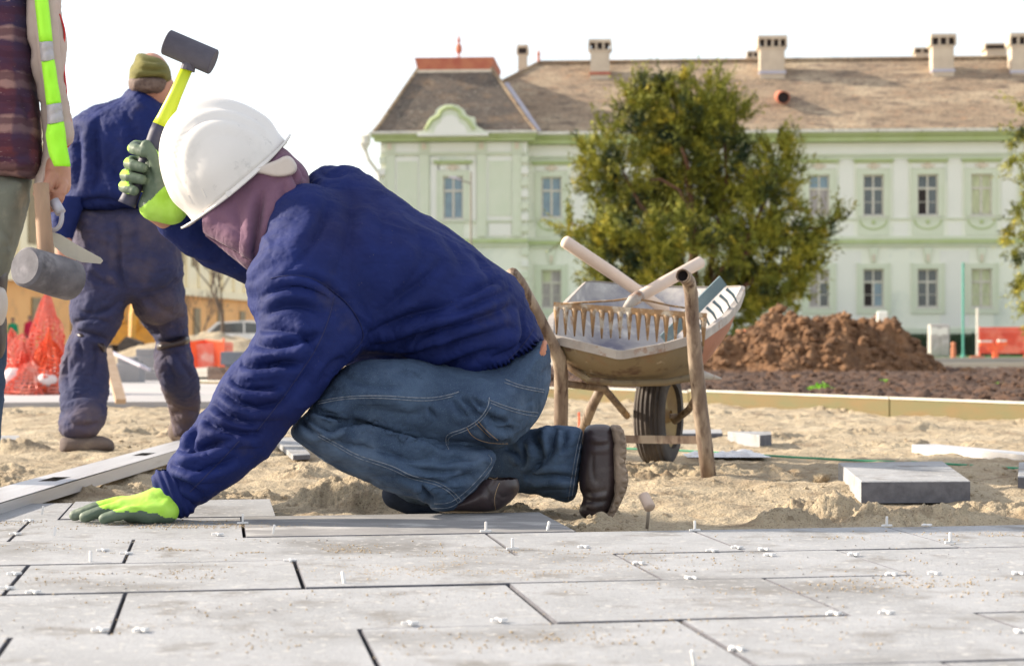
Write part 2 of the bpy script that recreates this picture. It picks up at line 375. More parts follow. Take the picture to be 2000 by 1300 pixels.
M_roofd = mat('weathered grey tiles', (.16, .125, .10), .95, (.10, .085, .075), 1.4, 8, 1, 7, stretch=(.8, 1.6, 2.0), stains=[((.26, .18, .12), 1.0, .54, .68), ((.055, .048, .045), 2.0, .56, .68)], bdist=.08, fine=((.26, .23, .19), 7, .60, .66))
M_red = mat('red sheet metal', (.40, .10, .06), .6, (.48, .17, .09), 2)
M_zinc = mat('zinc flashing', (.42, .40, .48), .5, (.52, .50, .55), 2, metal=.2)
M_gut = mat('pale gutter', (.72, .70, .62), .6)
M_chim = mat('chimney plaster', (.62, .52, .40), .9, (.52, .43, .33), 1.5)
BY, BA = 83.0, math.radians(4)
BO = P(1035, 690, BY); BO.z = -.16
bld = empty('mint_building', BO, 'long two storey mint green building with white panels and brown tiled roof', 'building')
bld.rotation_euler.z = -BA
def bu(px, d=0):                                          # pixel column -> metres along the facade
    k = (px-1000)/F; x0 = BO.x+d*math.sin(BA); y0 = BO.y+d*math.cos(BA)
    return (k*y0-x0)/(math.cos(BA)+k*math.sin(BA))
def bz(py, px=1705, d=0):
    u = bu(px, d); y = BO.y+d*math.cos(BA)-u*math.sin(BA); return CAMH+(HOR-py)/F*y+.16
def bb(name, u0, u1, d0, d1, z0, z1, m, parent=None):
    if u1 < u0: u0, u1 = u1, u0
    if z1 < z0: z0, z1 = z1, z0
    cu, cd_, cz = (u0+u1)/2, (d0+d1)/2, (z0+z1)/2
    mb = MB(); mb.box(u0-cu, u1-cu, d0-cd_, d1-cd_, z0-cz, z1-cz); o = mb.obj(name, m, local=True); o.parent = parent or bld; o.location = (cu, cd_, cz); return o
def wall_holes(mb, u0, u1, z0, z1, holes, d=0, rev=.22):
    us = sorted({u0, u1, *[h[0] for h in holes], *[h[1] for h in holes]}); zs = sorted({z0, z1, *[h[2] for h in holes], *[h[3] for h in holes]})
    for i in range(len(us)-1):
        for j in range(len(zs)-1):
            a, b, c, e = us[i], us[i+1], zs[j], zs[j+1]; mu, mz = (a+b)/2, (c+e)/2
            if any(h[0] < mu < h[1] and h[2] < mz < h[3] for h in holes): continue
            mb.add([(a, d, c), (b, d, c), (b, d, e), (a, d, e)], [(0, 1, 2, 3)])
    for a, b, c, e in holes:
        mb.add([(a, d, c), (b, d, c), (b, d, e), (a, d, e), (a, d+rev, c), (b, d+rev, c), (b, d+rev, e), (a, d+rev, e)], [(0, 4, 5, 1), (1, 5, 6, 2), (2, 6, 7, 3), (3, 7, 4, 0)])
UPX = [1077, 1183, 1289, 1395, 1500, 1600, 1706, 1812, 1917, 2023, 2129]
zU0, zU1, zL0, zL1 = bz(421), bz(341), bz(600), bz(525)
HW = .47
uR = bu(2230); uM0 = bu(1031)
holesM = []
for px in UPX:
    u = bu(px); holesM += [(u-HW, u+HW, zU0, zU1), (u-HW, u+HW, zL0, zL1)]
mb = MB(); wall_holes(mb, uM0, uR, 0, bz(276), holesM); mb.obj('wall', M_mint, bld, local=True)
TD = -.8
tu0, tu1 = bu(743, TD), bu(1030, TD)
tw = bu(885, TD); zTU0, zTU1 = bz(427, 885, TD), bz(344, 885, TD)
mb = MB(); wall_holes(mb, tu0, tu1, 0, bz(276, 885, TD), [(tw-HW, tw+HW, zTU0, zTU1), (tw-HW, tw+HW, bz(600, 885, TD), bz(525, 885, TD))], TD)
mb.add([(tu0, TD, 0), (tu0, 8, 0), (tu0, 8, bz(276, 885, TD)), (tu0, TD, bz(276, 885, TD))], [(0, 1, 2, 3)])
mb.add([(tu1, TD, 0), (tu1, 0, 0), (tu1, 0, bz(276, 885, TD)), (tu1, TD, bz(276, 885, TD))], [(3, 2, 1, 0)])
mb.obj('tower_wall', M_mint, bld, local=True)
# window prototype (origin: bottom centre of opening, set back in the reveal)
def window(u, z0, z1, d, mats, wid=HW, open_=None, bars=True):
    h = z1-z0; e = empty('window', (u, d, z0), parent=bld); t = .07
    mb = MB(); y0, y1 = .12, .19
    mb.box(-wid, -wid+t, y0, y1, 0, h); mb.box(wid-t, wid, y0, y1, 0, h); mb.box(-wid+t, wid-t, y0, y1, 0, t); mb.box(-wid+t, wid-t, y0, y1, h-t, h)
    tz = h*.66
    mb.box(-wid+t, wid-t, y0-.02, y1, tz-.05, tz+.05); mb.box(-.05, .05, y0-.01, y1, t, tz-.05); mb.box(-.04, .04, y0-.01, y1, tz+.05, h-t)
    if bars: mb.box(-wid+t, -.05, y0+.02, y1-.01, tz*.5-.015, tz*.5+.015); mb.box(.05, wid-t, y0+.02, y1-.01, tz*.5-.015, tz*.5+.015)
    f = mb.obj('frame', M_frame, local=True); f.parent = e
    for k, (a, b, c, g_) in enumerate(((-wid+t, -.05, t, tz-.05), (.05, wid-t, t, tz-.05), (-wid+t, -.04, tz+.05, h-t), (.04, wid-t, tz+.05, h-t))):
        p = MB(); p.box(a, b, y1-.03, y1-.02, c, g_); o = p.obj('pane', mats[k], local=True); o.parent = e
    mb = MB(); mb.box(-wid-.08, wid+.08, -.09, .11, -.07, .0); o = mb.obj('sill', M_gut, local=True); o.parent = e
    return e
G1, G2, G3, G4, G5 = M_gl, M_glb, M_gcur, M_gyel, M_dark
upm = {1077: (G2, G2, G2, G2), 1183: (G1, G1, G2, G1), 1600: (G3, G3, G2, G2), 1706: (G1, G1, G1, G1), 1812: (G5, G1, G1, G1), 1917: (G4,)*4}
lom = {1077: (G3, G3, G4, G3), 1600: (G3, G1, G3, G3), 1706: (G5, G2, G1, G1), 1812: (G1,)*4, 1917: (G4,)*4}
surr = None
def surround(u, z0, z1, d, w_=.24, head=True, apron=True, low=False):
    mb = MB(); a, b = u-HW, u+HW; bt = .28 if low else .05
    mb.box(a-w_, a-.002, d-.07, d+.02, z0-bt, z1+w_); mb.box(b+.002, b+w_, d-.07, d+.02, z0-bt, z1+w_); mb.box(a, b, d-.07, d+.02, z1+.002, z1+w_)
    if low: mb.box(a, b, d-.07, d+.02, z0-bt, z0-.072)
    mb.box(a-w_-.05, a-w_+.03, d-.1, d+.02, z0-bt-.02, z1+w_+.04); mb.box(b+w_-.03, b+w_+.05, d-.1, d+.02, z0-bt-.02, z1+w_+.04)
    mb.obj('window_surround', M_green, bld, local=True)
    if head:
        mb = MB(); z = z1+w_
        mb.box(a-w_-.12, b+w_+.12, d-.16, d+.02, z+.30, z+.38); mb.box(a-w_-.2, b+w_+.2, d-.24, d+.02, z+.382, z+.46)
        mb.obj('window_cornice', M_green2, bld, local=True)
        mb = MB(); mb.box(a-w_-.02, b+w_+.02, d-.05, d+.02, z+.05, z+.298); mb.obj('frieze_panel', M_white, bld, local=True)
        mb = MB(); mb.lathe([(.0, -.1), (.16, -.08), (.2, 0)], (u, d, z+.17), (0, 1, 0), 12); mb.box(u-.3, u+.3, d-.08, d, z+.1, z+.2); mb.obj('rosette', M_cream, bld, local=True)
    if apron:
        mb = MB(); mb.box(a-w_, b+w_, d-.045, d+.02, bz(460), z0-.075); mb.obj('apron', M_green, bld, local=True)
        mb = MB(); zc = z0-.2; mb.tube([(u+.6*math.cos(t), d-.05, zc-.42*math.sin(t)) for t in np.linspace(0, PI, 13)], .035, 6)
        mb.lathe([(0, -.1), (.09, -.07), (.1, 0)], (u, d-.03, zc-.1), (0, 1, 0), 8); mb.obj('festoon', M_green2, bld, local=True)
    if low:
        mb = MB(); z = z1+w_; mb.prism([(u-.1, z+.06), (u+.1, z+.06), (u+.2, bz(484)), (u-.2, bz(484))], d-.12, d+.01); mb.obj('keystone', M_green, bld, local=True)
        mb = MB(); mb.box(u-.055, u+.055, d-.15, d-.121, z+.1, z+.42); mb.obj('keystone_face', M_cream, bld, local=True)
for px in UPX:
    u = bu(px)
    window(u, zU0, zU1, 0, upm.get(px, (G1,)*4), bars=px in (1706, 1812, 1183)); surround(u, zU0, zU1, 0)
    window(u, zL0, zL1, 0, lom.get(px, (G1,)*4)); surround(u, zL0, zL1, 0, head=False, apron=False, low=True)
    # white panels between the window bays
for i in range(len(UPX)-1):
    a, b = bu(UPX[i])+.90, bu(UPX[i+1])-.90
    bb('wall_panel', a, b, -.03, .01, bz(430), bz(312), M_white); bb('panel_capital', a-.12, b+.12, -.05, .01, bz(311.5), bz(305), M_white)
    bb('wall_panel', a, b, -.03, .01, bz(461), bz(436), M_white)
    bb('wall_panel', a-.35, b+.35, -.02, .01, bz(638), bz(490), M_white if i % 2 else M_mint)
bb('frieze', uM0, uR, -.10, .01, bz(300), bz(279), M_white)
bb('upper_band', uM0, uR, -.14, .01, bz(304), bz(300.3), M_green)
bb('upper_band', uM0, uR, -.06, .01, bz(311), bz(304.3), M_green)
bb('string_course', uM0, uR, -.22, .01, bz(475.5), bz(468), M_green2)
bb('string_course', uM0, uR, -.14, .01, bz(481), bz(476), M_green)
bb('string_course', uM0, uR, -.12, .01, bz(467.5), bz(461), M_green)
bb('sill_band', uM0, uR, -.08, .01, bz(429), bz(426), M_green)
bb('plinth', uM0, uR, -.10, .01, 0, bz(641), M_green)
bb('eaves_cornice', uM0, uR, -.55, .01, bz(278), bz(268), M_green2)
bb('eaves_cornice', uM0, uR, -.75, .01, bz(267.5), bz(262.5), M_green2)
for k in range(14):
    a = uM0+.0+k*(uR-uM0)/14; bb('gutter', a+.02, a+(uR-uM0)/14-.02, -.95, -.55, bz(262), bz(256.5), M_gut)
# roof
ez = bz(258); rd = 6.2
rz = bz(119, 1600, rd); rl = bu(1052, rd)
hipu = rl-rd*.95
mb = MB()
mb.add([(hipu, -.8, ez), (uR+3, -.8, ez), (uR+3, rd, rz), (rl, rd, rz), (hipu, 2*rd, ez), (uR+3, 2*rd, ez)], [(0, 1, 2, 3), (4, 0, 3), (5, 4, 3, 2)])
roof = mb.obj('roof', M_roof, bld, local=True)
mb = MB(); mb.tube([(rl, rd, rz+.05), (uR+3, rd, rz+.05)], .12, 6); mb.tube([(rl, rd, rz+.05), (hipu, -.8, ez+.05)], .1, 6); mb.obj('ridge_tile_row', M_roof, roof, local=True)
mb = MB()                                                # slipped tiles along the lower edge
for k in range(75):
    a = uM0+.3+k*.42; mb.box(a, a+.2, -.86, -.6, ez+.0, ez+.07+.03*random.random())
mb.obj('eaves_tile_row', M_roof, roof, local=True)
# tower roof
bL, bR_, tL, tR = bu(727, TD-.6), bu(1049, TD-.6), bu(818, TD+1.6), bu(958, TD+1.6)
tz0, tz1 = bz(259, 885, TD-.6), bz(131, 885, TD+1.6)
rings = []
for f_, g_ in ((0, 0), (.07, .05), (.18, .16), (1, 1)):
    uu0, uu1 = bL+(tL-bL)*f_, bR_+(tR-bR_)*f_; d0 = TD-.6+2.2*f_; d1 = 7-2.2*f_; z = tz0+(tz1-tz0)*g_
    rings.append([(uu0, d0, z), (uu1, d0, z), (uu1, d1, z), (uu0, d1, z)])
mb = MB(); vs = [p for r in rings for p in r]; fs = [(i*4+j, i*4+(j+1) % 4, i*4+4+(j+1) % 4, i*4+4+j) for i in range(3) for j in range(4)]+[(12, 13, 14, 15)]
mb.add(vs, fs); troof = mb.obj('tower_roof', M_roofd, bld, local=True)
mb = MB(); e_ = .18
q0 = [(tL-.05, TD+1.5, tz1-.15), (tR+.05, TD+1.5, tz1-.15), (tR+.05, 5, tz1-.15), (tL-.05, 5, tz1-.15)]
q1 = [(tL-e_, TD+1.4, tz1+.42), (tR+e_, TD+1.4, tz1+.42), (tR+e_, 5.1, tz1+.42), (tL-e_, 5.1, tz1+.42)]
um, dm = (tL+tR)/2, (TD+6.4)/2
mb.add(q0+q1+[(um, dm, tz1+.75)], [(0, 1, 5, 4), (1, 2, 6, 5), (2, 3, 7, 6), (3, 0, 4, 7), (4, 5, 8), (5, 6, 8), (6, 7, 8), (7, 4, 8)]); cap = mb.obj('roof_cap', M_red, troof, local=True)
mb = MB(); mb.box(tL-.09, tR+.09, TD+1.42, 5.03, tz1-.32, tz1-.152); mb.obj('cap_band', M_cream, troof, local=True)
mb = MB(); mb.lathe([(.05, 0), (.05, .25), (.14, .3), (.16, .55), (.07, .72), (.04, .8), (.1, .86), (.02, 1.1), (0, 1.35)], (um, dm, tz1+.7), (0, 0, 1), 10); mb.obj('finial', M_red, troof, local=True)
for (a, b) in (((bL, TD-.6, tz0), (tL, TD+1.6, tz1)), ((bR_, TD-.6, tz0), (tR, TD+1.6, tz1))):
    a, b = Vector(a), Vector(b); c = Vector(rings[2][0 if a.x < 0 and a.x < bR_-1 else 1])
    mb = MB(); mb.tube([a, c, b], .09, 6); mb.obj('hip_tile_row', M_roof, troof, local=True)
mb = MB(); va, vb = Vector((bu(986, 1.2), 1.2, bz(164, 986, 1.2))), Vector((bu(1050, -1), -.98, bz(258, 1040, -1)))
mb.tube([va, va.lerp(vb, .5)+Vector((.05, 0, -.05)), vb], .2, 6, flat=.3, up=(0, -1, .6)); mb.obj('valley_flashing', M_zinc, troof, local=True)
# tower trims
def tz(py): return bz(py, 885, TD)
def tu(px): return bu(px, TD)
def tb(name, x0, x1, pr, y0, y1, m): return bb(name, tu(x0), tu(x1), TD-pr, TD+.01, tz(y0), tz(y1), m)
tb('eaves_cornice', 733, 1046, .45, 277, 270, M_green2); tb('eaves_cornice', 728, 1049, .62, 269.6, 264.5, M_green2)
for k in range(6): tb('gutter', 726+k*54.2, 726+k*54.2+53.4, .8, 264, 259.5, M_gut)
tb('frieze', 744, 1029, .1, 297, 279, M_white); tb('upper_band', 744, 1029, .14, 302, 297.4, M_green)
for x in (762, 829, 941, 1010): tb('pilaster', x-9, x+9, .12, 462, 302.5, M_green); tb('pilaster_capital', x-10, x+10, .17, 297, 279.3, M_green); tb('corbel', x-4, x+4, .24, 292, 280, M_cream)
for x0, x1 in ((776, 816), (955, 999)):
    tb('panel_border', x0-6, x1+6, .05, 430, 307, M_white); tb('panel_field', x0, x1, .08, 422, 315, M_green if x0 > 900 else M_green)
for x0, x1 in ((841, 859), (911, 930)): tb('wall_panel', x0, x1, .05, 430, 307, M_white)
tb('sill_band', 744, 1029, .1, 434, 430.5, M_green); tb('string_course', 742, 1031, .24, 475, 467, M_green2); tb('string_course', 742, 1031, .15, 481, 475.4, M_green)
tb('wall_panel', 955, 999, .05, 461, 437, M_white); tb('plinth', 743, 1030, .1, 697, 641, M_green)
for k in range(16):
    y = 306+k*22.5
    if 462 < y+12 and y < 484: continue
    tb('quoin', 1019, 1032, .2, y+13, y, M_white if k % 2 else M_green); tb('quoin', 742, 753, .2, y+13, y, M_white if k % 2 else M_green)
window(tw, zTU0, zTU1, TD, (G2, G2, G2, G2), bars=False); window(tw, bz(600, 885, TD), bz(525, 885, TD), TD, (G1,)*4)
surround(tw, zTU0, zTU1, TD, apron=False)
tb('apron', 866, 904, .05, 462, 435, M_green)
def arch(pts, d0, d1, name, m):
    mb = MB(); mb.prism([(tu(x), tz(y)) for x, y in pts], d0, d1); return mb.obj(name, m, bld, local=True)
arch([(822, 265), (835, 256), (839, 243), (846, 233), (853, 229), (856, 220), (864, 213), (875, 209.5), (887, 209), (899, 212), (909, 219), (914, 229), (921, 233), (930, 234), (932, 250), (948, 259), (955, 265)], TD-.95, TD-.2, 'gable_scroll', M_green)
arch([(852, 265), (856, 252), (865, 244), (868, 236), (876, 231), (888, 230), (898, 236), (902, 245), (912, 252), (917, 265)], TD-1.0, TD-.96, 'gable_field', M_white)
mb = MB(); mb.tube([(tu(x), TD-.97, tz(y)) for x, y in ((836, 258), (848, 240), (862, 232), (866, 222), (876, 216), (888, 215.5), (900, 221), (905, 232), (918, 240), (930, 258))], .09, 6); mb.obj('gable_moulding', M_green2, bld, local=True)
tb('gable_ledge', 820, 957, 1.05, 270, 265.5, M_white)
# rainwater head and elbow at the tower's left corner
mb = MB(); mb.tube([(tu(722), TD-.5, tz(262)), (tu(716), TD-.5, tz(280)), (tu(716), TD-.4, tz(292)), (tu(722), TD-.3, tz(312)), (tu(738), TD-.1, tz(334)), (tu(741), TD-.1, tz(345)), (tu(741), TD-.1, 0)], .09, 8); mb.lathe([(.1, -.4), (.26, -.1), (.26, .25), (.1, .25)], (tu(716), TD-.5, tz(277)), (0, 0, 1), 8)
mb.obj('downpipe', M_gut, bld, local=True)
u_ = bu(1550, -.8); mb = MB(); mb.tube([(u_, -.8, bz(266)), (u_, -.5, bz(285)), (u_, -.15, bz(300)), (u_, -.15, 0)], .1, 8); mb.box(u_-.25, u_+.25, -1, -.5, bz(272), bz(256)); mb.obj('downpipe', M_gut, bld, local=True)
# chimneys
def chimney(px, y0, y1, wpx, d, holes=3, cap=True):
    u = bu(px, d); w_ = wpx/2/F*(BY+d); z0, z1 = bz(y0, px, d), bz(y1, px, d); h = z1-z0
    mb = MB(); mb.box(u-w_*.84, u+w_*.84, d-w_*.8, d+w_*.8, z0-1.4, z1-h*.34); mb.box(u-w_*.9, u+w_*.9, d-w_*.86, d+w_*.86, z1-h*.339, z1-h*.29)
    for k in range(holes+1):
        a = u-w_*.95+k*(2*w_*.95)/(holes+1e-9)-.05; mb.box(a, a+.1, d-w_*.95, d+w_*.95, z1-h*.289, z1-h*.1)
    if cap: mb.box(u-w_, u+w_, d-w_, d+w_, z1-h*.099, z1)
    c = mb.obj('chimney', M_chim, roof, local=True)
    mb = MB(); mb.box(u-w_*.75, u+w_*.75, d-w_*.7, d+w_*.7, z1-h*.28, z1-h*.11); mb.obj('flue_opening', M_dark, bld, local=True)
    mb = MB(); mb.box(u-w_*.92, u+w_*.92, d-w_*.88, d+w_*.88, z0-.02, z0+.12); mb.obj('chimney_flashing', M_red if px < 1300 else M_zinc, bld, local=True)
chimney(1172, 148, 80, 44, 4.9, 3); chimney(1507, 147, 74, 56, 4.9, 4); chimney(1839, 143, 70, 48, 4.9, 3); chimney(1992, 145, 68, 46, 4.9, 3)
chimney(1021, 150, 89, 21, 8.5, 1); chimney(1470, 140, 101, 22, 9, 2); chimney(1799, 130, 95, 30, 9, 2); chimney(1943, 125, 88, 46, 9, 0)
mb = MB(); u = bu(1526, 2.2); z = bz(190, 1526, 2.2)
mb.lathe([(.27, -1.3), (.30, -1.3), (.30, .9), (.27, .9)], (u, 2.2, z), (0, 1, .15), 18); v = mb.obj('vent_pipe', M_red, roof, local=True)
mb = MB(); mb.lathe([(0, -1.1), (.27, -1.1)], (u, 2.2, z), (0, 1, .15), 18); mb.obj('vent_opening', M_dark, bld, local=True)
mb = MB(); mb.lathe([(.1, 0), (.06, .35), (.09, .5), (0, .75)], (rl, rd, rz), (0, 0, 1), 8); mb.obj('ridge_finial', M_red, roof, local=True)
# ================================================================ TREES
M_yew = mat('yew foliage', (.12, .145, .013), .75, (.31, .29, .022), 1.1, 5, stains=[((.014, .034, .012), .9, .50, .60), ((.46, .37, .03), 1.9, .55, .67)])
M_yewshade = mat('shaded inner yew foliage', (.018, .032, .012), .85, (.035, .05, .014), 1.5, 4)  # darker green paints the shade inside the crown into the leaves
M_bark = mat('reddish bark', (.16, .075, .04), .9, (.09, .045, .028), 8, 4, .6, 30, stretch=(1, 1, .2))
M_bark2 = mat('grey bark', (.12, .085, .06), .9, (.08, .055, .04), 8)
def foliage(name, clumps, Y, mm, parent, density, leaf, plume=.45, seed=1, up=.7, depthk=1.0):
    r = np.random.default_rng(seed); V = []; 
    for (px, py, rp, dy) in clumps:
        c = np.array(P(px, py, Y+dy)); R = rp/F*(Y+dy)
        n = int(density*R**2)
        ns = max(5, n//9)                                     # plumes grow in tufts
        sd = r.normal(size=(ns, 3)); sd /= np.linalg.norm(sd, axis=1)[:, None]
        pick = r.integers(0, ns, n); d = sd[pick]+r.normal(size=(n, 3))*.13; d /= np.linalg.norm(d, axis=1)[:, None]
        rs = (.5+.5*r.random(ns)**.5)[pick]
        rad = R*(rs+.10*r.normal(size=n))
        base = c+d*rad[:, None]*np.array([1, depthk, 1])*(.86)
        tdir = (sd+np.array([0, 0, up])+r.normal(size=(ns, 3))*.35)[pick]
        dirv = tdir+r.normal(size=(n, 3))*.2; dirv /= np.linalg.norm(dirv, axis=1)[:, None]
        m = 12
        for k in range(m):
            t = (k/m)*plume*(.5+r.random(n))
            p = base+dirv*t[:, None]+r.normal(size=(n, 3))*.032*(1-k/m*.7)
            a = dirv+r.normal(size=(n, 3))*.6; a /= np.linalg.norm(a, axis=1)[:, None]
            b = np.cross(a, r.normal(size=(n, 3))); b /= np.linalg.norm(b, axis=1)[:, None]+1e-9
            s = leaf*(.6+.8*r.random(n))[:, None]
            V.append(np.stack([p-b*s*.22, p+a*s*1.2, p+b*s*.22], 1))
    V = np.concatenate(V).reshape(-1, 3); Fc = np.arange(len(V)).reshape(-1, 3)
    off = np.array(parent.location); me = bpy.data.meshes.new(name); me.vertices.add(len(V)); me.vertices.foreach_set('co', (V-off).ravel())
    me.loops.add(len(V)); me.loops.foreach_set('vertex_index', Fc.ravel()); me.polygons.add(len(Fc)); me.polygons.foreach_set('loop_start', np.arange(0, len(V), 3))
    me.update(); me.validate(); me.materials.append(mm); o = bpy.data.objects.new(name, me); COL.objects.link(o); o.parent = parent; return o
TY = 52
tb0 = P(1350, 700, TY); tb0.z = -.14
yew = empty('yew_tree', tb0, 'big bushy yew tree with golden green tips standing before the green building', 'tree')
cl = [(1312, 150, 26, 0), (1300, 185, 40, .4), (1252, 180, 28, .2), (1238, 225, 42, 0), (1285, 250, 60, .5), (1385, 175, 34, .3), (1400, 230, 55, 0), (1440, 220, 24, 0), (1345, 240, 60, 0), (1330, 310, 75, .6),
      (1405, 300, 56, .2), (1182, 255, 20, 0), (1180, 300, 34, 0), (1150, 300, 20, .1), (1215, 330, 55, 0), (1200, 400, 50, .3), (1165, 350, 28, 0), (1290, 390, 60, 1.3), (1360, 390, 62, 1.4), (1430, 390, 48, .8), (1515, 290, 36, -.3), (1545, 330, 28, -.3),
      (1510, 350, 48, -.3), (1490, 410, 40, -.4), (1540, 385, 25, -.2), (1118, 440, 22, 0), (1150, 460, 32, -.3), (1200, 470, 48, -.6), (1255, 465, 50, -1.0), (1310, 450, 42, -1.2), (1350, 470, 40, -1.2), (1290, 520, 60, -.6), (1400, 470, 45, .3),
      (1470, 480, 60, -.4), (1540, 470, 45, -.2), (1585, 455, 30, 0), (1615, 440, 18, 0), (1640, 425, 14, 0), (1570, 510, 32, 0), (1595, 500, 20, .1), (1530, 540, 48, -.2), (1560, 580, 28, 0), (1200, 530, 48, -.2), (1160, 500, 26, 0), (1250, 580, 50, .2),
      (1440, 560, 58, .3), (1370, 570, 55, .8), (1490, 600, 42, .2), (1420, 610, 40, .4), (1320, 590, 50, .8), (1180, 560, 28, 0), (1215, 610, 34, .3)]
cl = [(x, y+8, r_*.84, d) for x, y, r_, d in cl]
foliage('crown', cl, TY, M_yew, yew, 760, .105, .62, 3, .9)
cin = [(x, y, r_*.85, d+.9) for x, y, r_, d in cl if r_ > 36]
foliage('inner_foliage', cin, TY, M_yewshade, yew, 190, .13, .3, 4, .2)
mb = MB()
def limb(pts, r0, r1, b_=mb, n=7): b_.tube([P(x, y, TY+d) for x, y, d in pts], list(np.linspace(r0, r1, len(pts))), n)
limb([(1345, 700, .5), (1348, 600, .6), (1355, 500, .6), (1350, 400, .5), (1335, 300, .5), (1315, 190, .3)], .24, .03)
limb([(1365, 700, .4), (1375, 600, .5), (1395, 480, .5), (1420, 350, .5), (1410, 220, .4)], .15, .03)
limb([(1350, 560, 0), (1300, 470, -.3), (1250, 400, -.4), (1215, 330, -.2)], .14, .03)
limb([(1350, 420, -.3), (1325, 370, -.5), (1290, 350, -.6), (1270, 352, -.6)], .07, .02); limb([(1345, 330, -.4), (1335, 300, -.6), (1330, 288, -.6)], .06, .03)
limb([(1380, 580, 0), (1450, 500, 0), (1520, 450, 0), (1600, 445, 0), (1640, 425, 0)], .13, .02); limb([(1390, 560, 0), (1470, 450, -.2), (1520, 330, -.2)], .12, .03)
limb([(1345, 600, 0), (1280, 540, -.2), (1200, 480, -.2), (1110, 432, 0)], .12, .02); limb([(1400, 600, 0), (1480, 540, 0), (1560, 520, 0)], .1, .02)
mb.obj('trunk', M_bark, yew, smooth=True)
SY = 40; sb = P(2035, 700, SY); sb.z = -.14
spr = empty('spruce_tree', sb, 'drooping conifer cut off by the right edge of the photo', 'tree')
cl = [(1985, 192, 8, 0), (2003, 205, 14, 0), (2015, 240, 22, 0), (1978, 236, 7, 0), (1990, 250, 12, 0), (1962, 262, 6, 0), (1978, 276, 10, 0), (2000, 295, 26, 0), (2030, 280, 40, 0), (1985, 315, 14, 0), (2000, 350, 30, 0), (1974, 345, 10, 0), (2040, 370, 45, 0), (1990, 400, 26, 0), (1975, 420, 12, 0),
      (2000, 440, 32, -.2), (2040, 460, 45, 0), (1990, 480, 26, -.2), (1975, 500, 14, 0), (2005, 530, 30, 0), (2040, 560, 50, 0), (1975, 555, 12, 0), (1990, 572, 14, 0), (2010, 590, 16, 0), (2060, 620, 50, 0)]
foliage('crown', cl, SY, M_yew, spr, 420, .075, .3, 8, -.35)
mb = MB(); mb.tube([P(2035, 700, SY), P(2033, 400, SY), P(2020, 190, SY)], [.2, .12, .03], 8); mb.obj('trunk', M_bark2, spr)
# ================================================================ THINGS BY THE BUILDING
M_fence = mat('dark green iron', (.02, .045, .02), .6)
M_hedge = mat('hedge leaves', (.03, .06, .018), .9, (.055, .09, .025), 2, 4, .8, 12)
fn = empty('iron_fence', (BO.x+12, 79.6, -.12), 'dark green railing in front of the green building', 'fence')
mb = MB()
FA, FB = P(1385, 690, 81), P(2080, 690, 77.5)
def fp(t, z): p = FA.lerp(FB, t); return Vector((p.x, p.y, z))
for k in range(300):
    p = fp(k/300, 0); mb.box(p.x-.012, p.x+.012, p.y-.012, p.y+.012, -.05, .86)
tag(mb.obj('railing_bars', M_fence, fn), kind='stuff')
mb = MB(); mb.tube([fp(0, .86), fp(1, .86)], .025, 4); mb.tube([fp(0, .04), fp(1, .04)], .025, 4); mb.obj('rail', M_fence, fn)
for k in range(9): p = fp(k/8, 0); mb = MB(); mb.box(p.x-.03, p.x+.03, p.y-.03, p.y+.03, -.1, .95); mb.obj('post', M_fence, fn)
# low hedge behind the railing
V = []; r_ = np.random.default_rng(5)
n = 26000; t = r_.random(n); hx = FA.x+(FB.x-FA.x)*t; hy = FA.y+(FB.y-FA.y)*t+.35+.5*r_.random(n); hz = -.08+.86*r_.random(n)**.7
d = r_.normal(size=(n, 3)); d /= np.linalg.norm(d, axis=1)[:, None]; e = np.cross(d, r_.normal(size=(n, 3))); e /= np.linalg.norm(e, axis=1)[:, None]
p = np.stack([hx, hy, hz], -1); hv = np.stack([p-e*.05, p+d*.13, p+e*.05], 1).reshape(-1, 3)
hd = mk('hedge', hv, np.arange(len(hv)).reshape(-1, 3), M_hedge, loc=(BO.x+12, 80, -.1)); tag(hd, 'low dark hedge behind the iron railing', 'hedge')
M_cab = mat('grey cabinet', (.48, .45, .42), .7, (.38, .36, .34), 3, stains=[((.62, .60, .62), 4, .56, .66)])
c = P(1836, 692, 74); cw = 18.5/F*74; cb = empty('utility_cabinet', (c.x, c.y, -.1), 'pale grey utility cabinet with posters between two brick red bollards', 'cabinet')
mb = MB(); mb.cbox(c.x-cw, c.x+cw, c.y, c.y+.5, -.1, .4+(673-633)/F*74, .03); mb.obj('housing', M_cab, cb)
for k, (a, b) in enumerate(((-cw+.04, -.01), (.01, cw-.04))): mb = MB(); mb.box(c.x+a, c.x+b, c.y-.02, c.y-.002, .0, 1.15); mb.obj('door', M_cab, cb)
for a, z, s_ in ((-.25, 1.0, .14), (-.02, .95, .1), (.2, 1.0, .12)): mb = MB(); mb.box(c.x+a-s_, c.x+a+s_, c.y-.03, c.y-.022, z-.17, z+.12); mb.obj('poster', M_white, cb)
M_bol = mat('brick red bollard', (.42, .14, .07), .7, (.52, .22, .11), 8)
for px, lb in ((1783, 'brick red bollard left of the grey cabinet'), (1862, 'brick red bollard right of the grey cabinet')):
    c = P(px, 697, 68); e = empty('bollard', (c.x, c.y, -.12), lb, 'bollard', 'brick red bollards on the kerb')
    mb = MB(); mb.lathe([(.0, 0), (.11, 0), (.09, .05), (.09, .42), (.06, .44), (.06, .47), (.09, .49), (.085, .58), (.05, .62), (0, .63)], (c.x, c.y, -.12), (0, 0, 1), 12); mb.obj('shaft', M_bol, e, smooth=False)
M_teal = mat('teal pole paint', (.08, .36, .28), .5); M_pole = mat('white pole paint', (.66, .64, .56), .6); M_lamp = mat('lamp pole', (.28, .25, .2), .5)
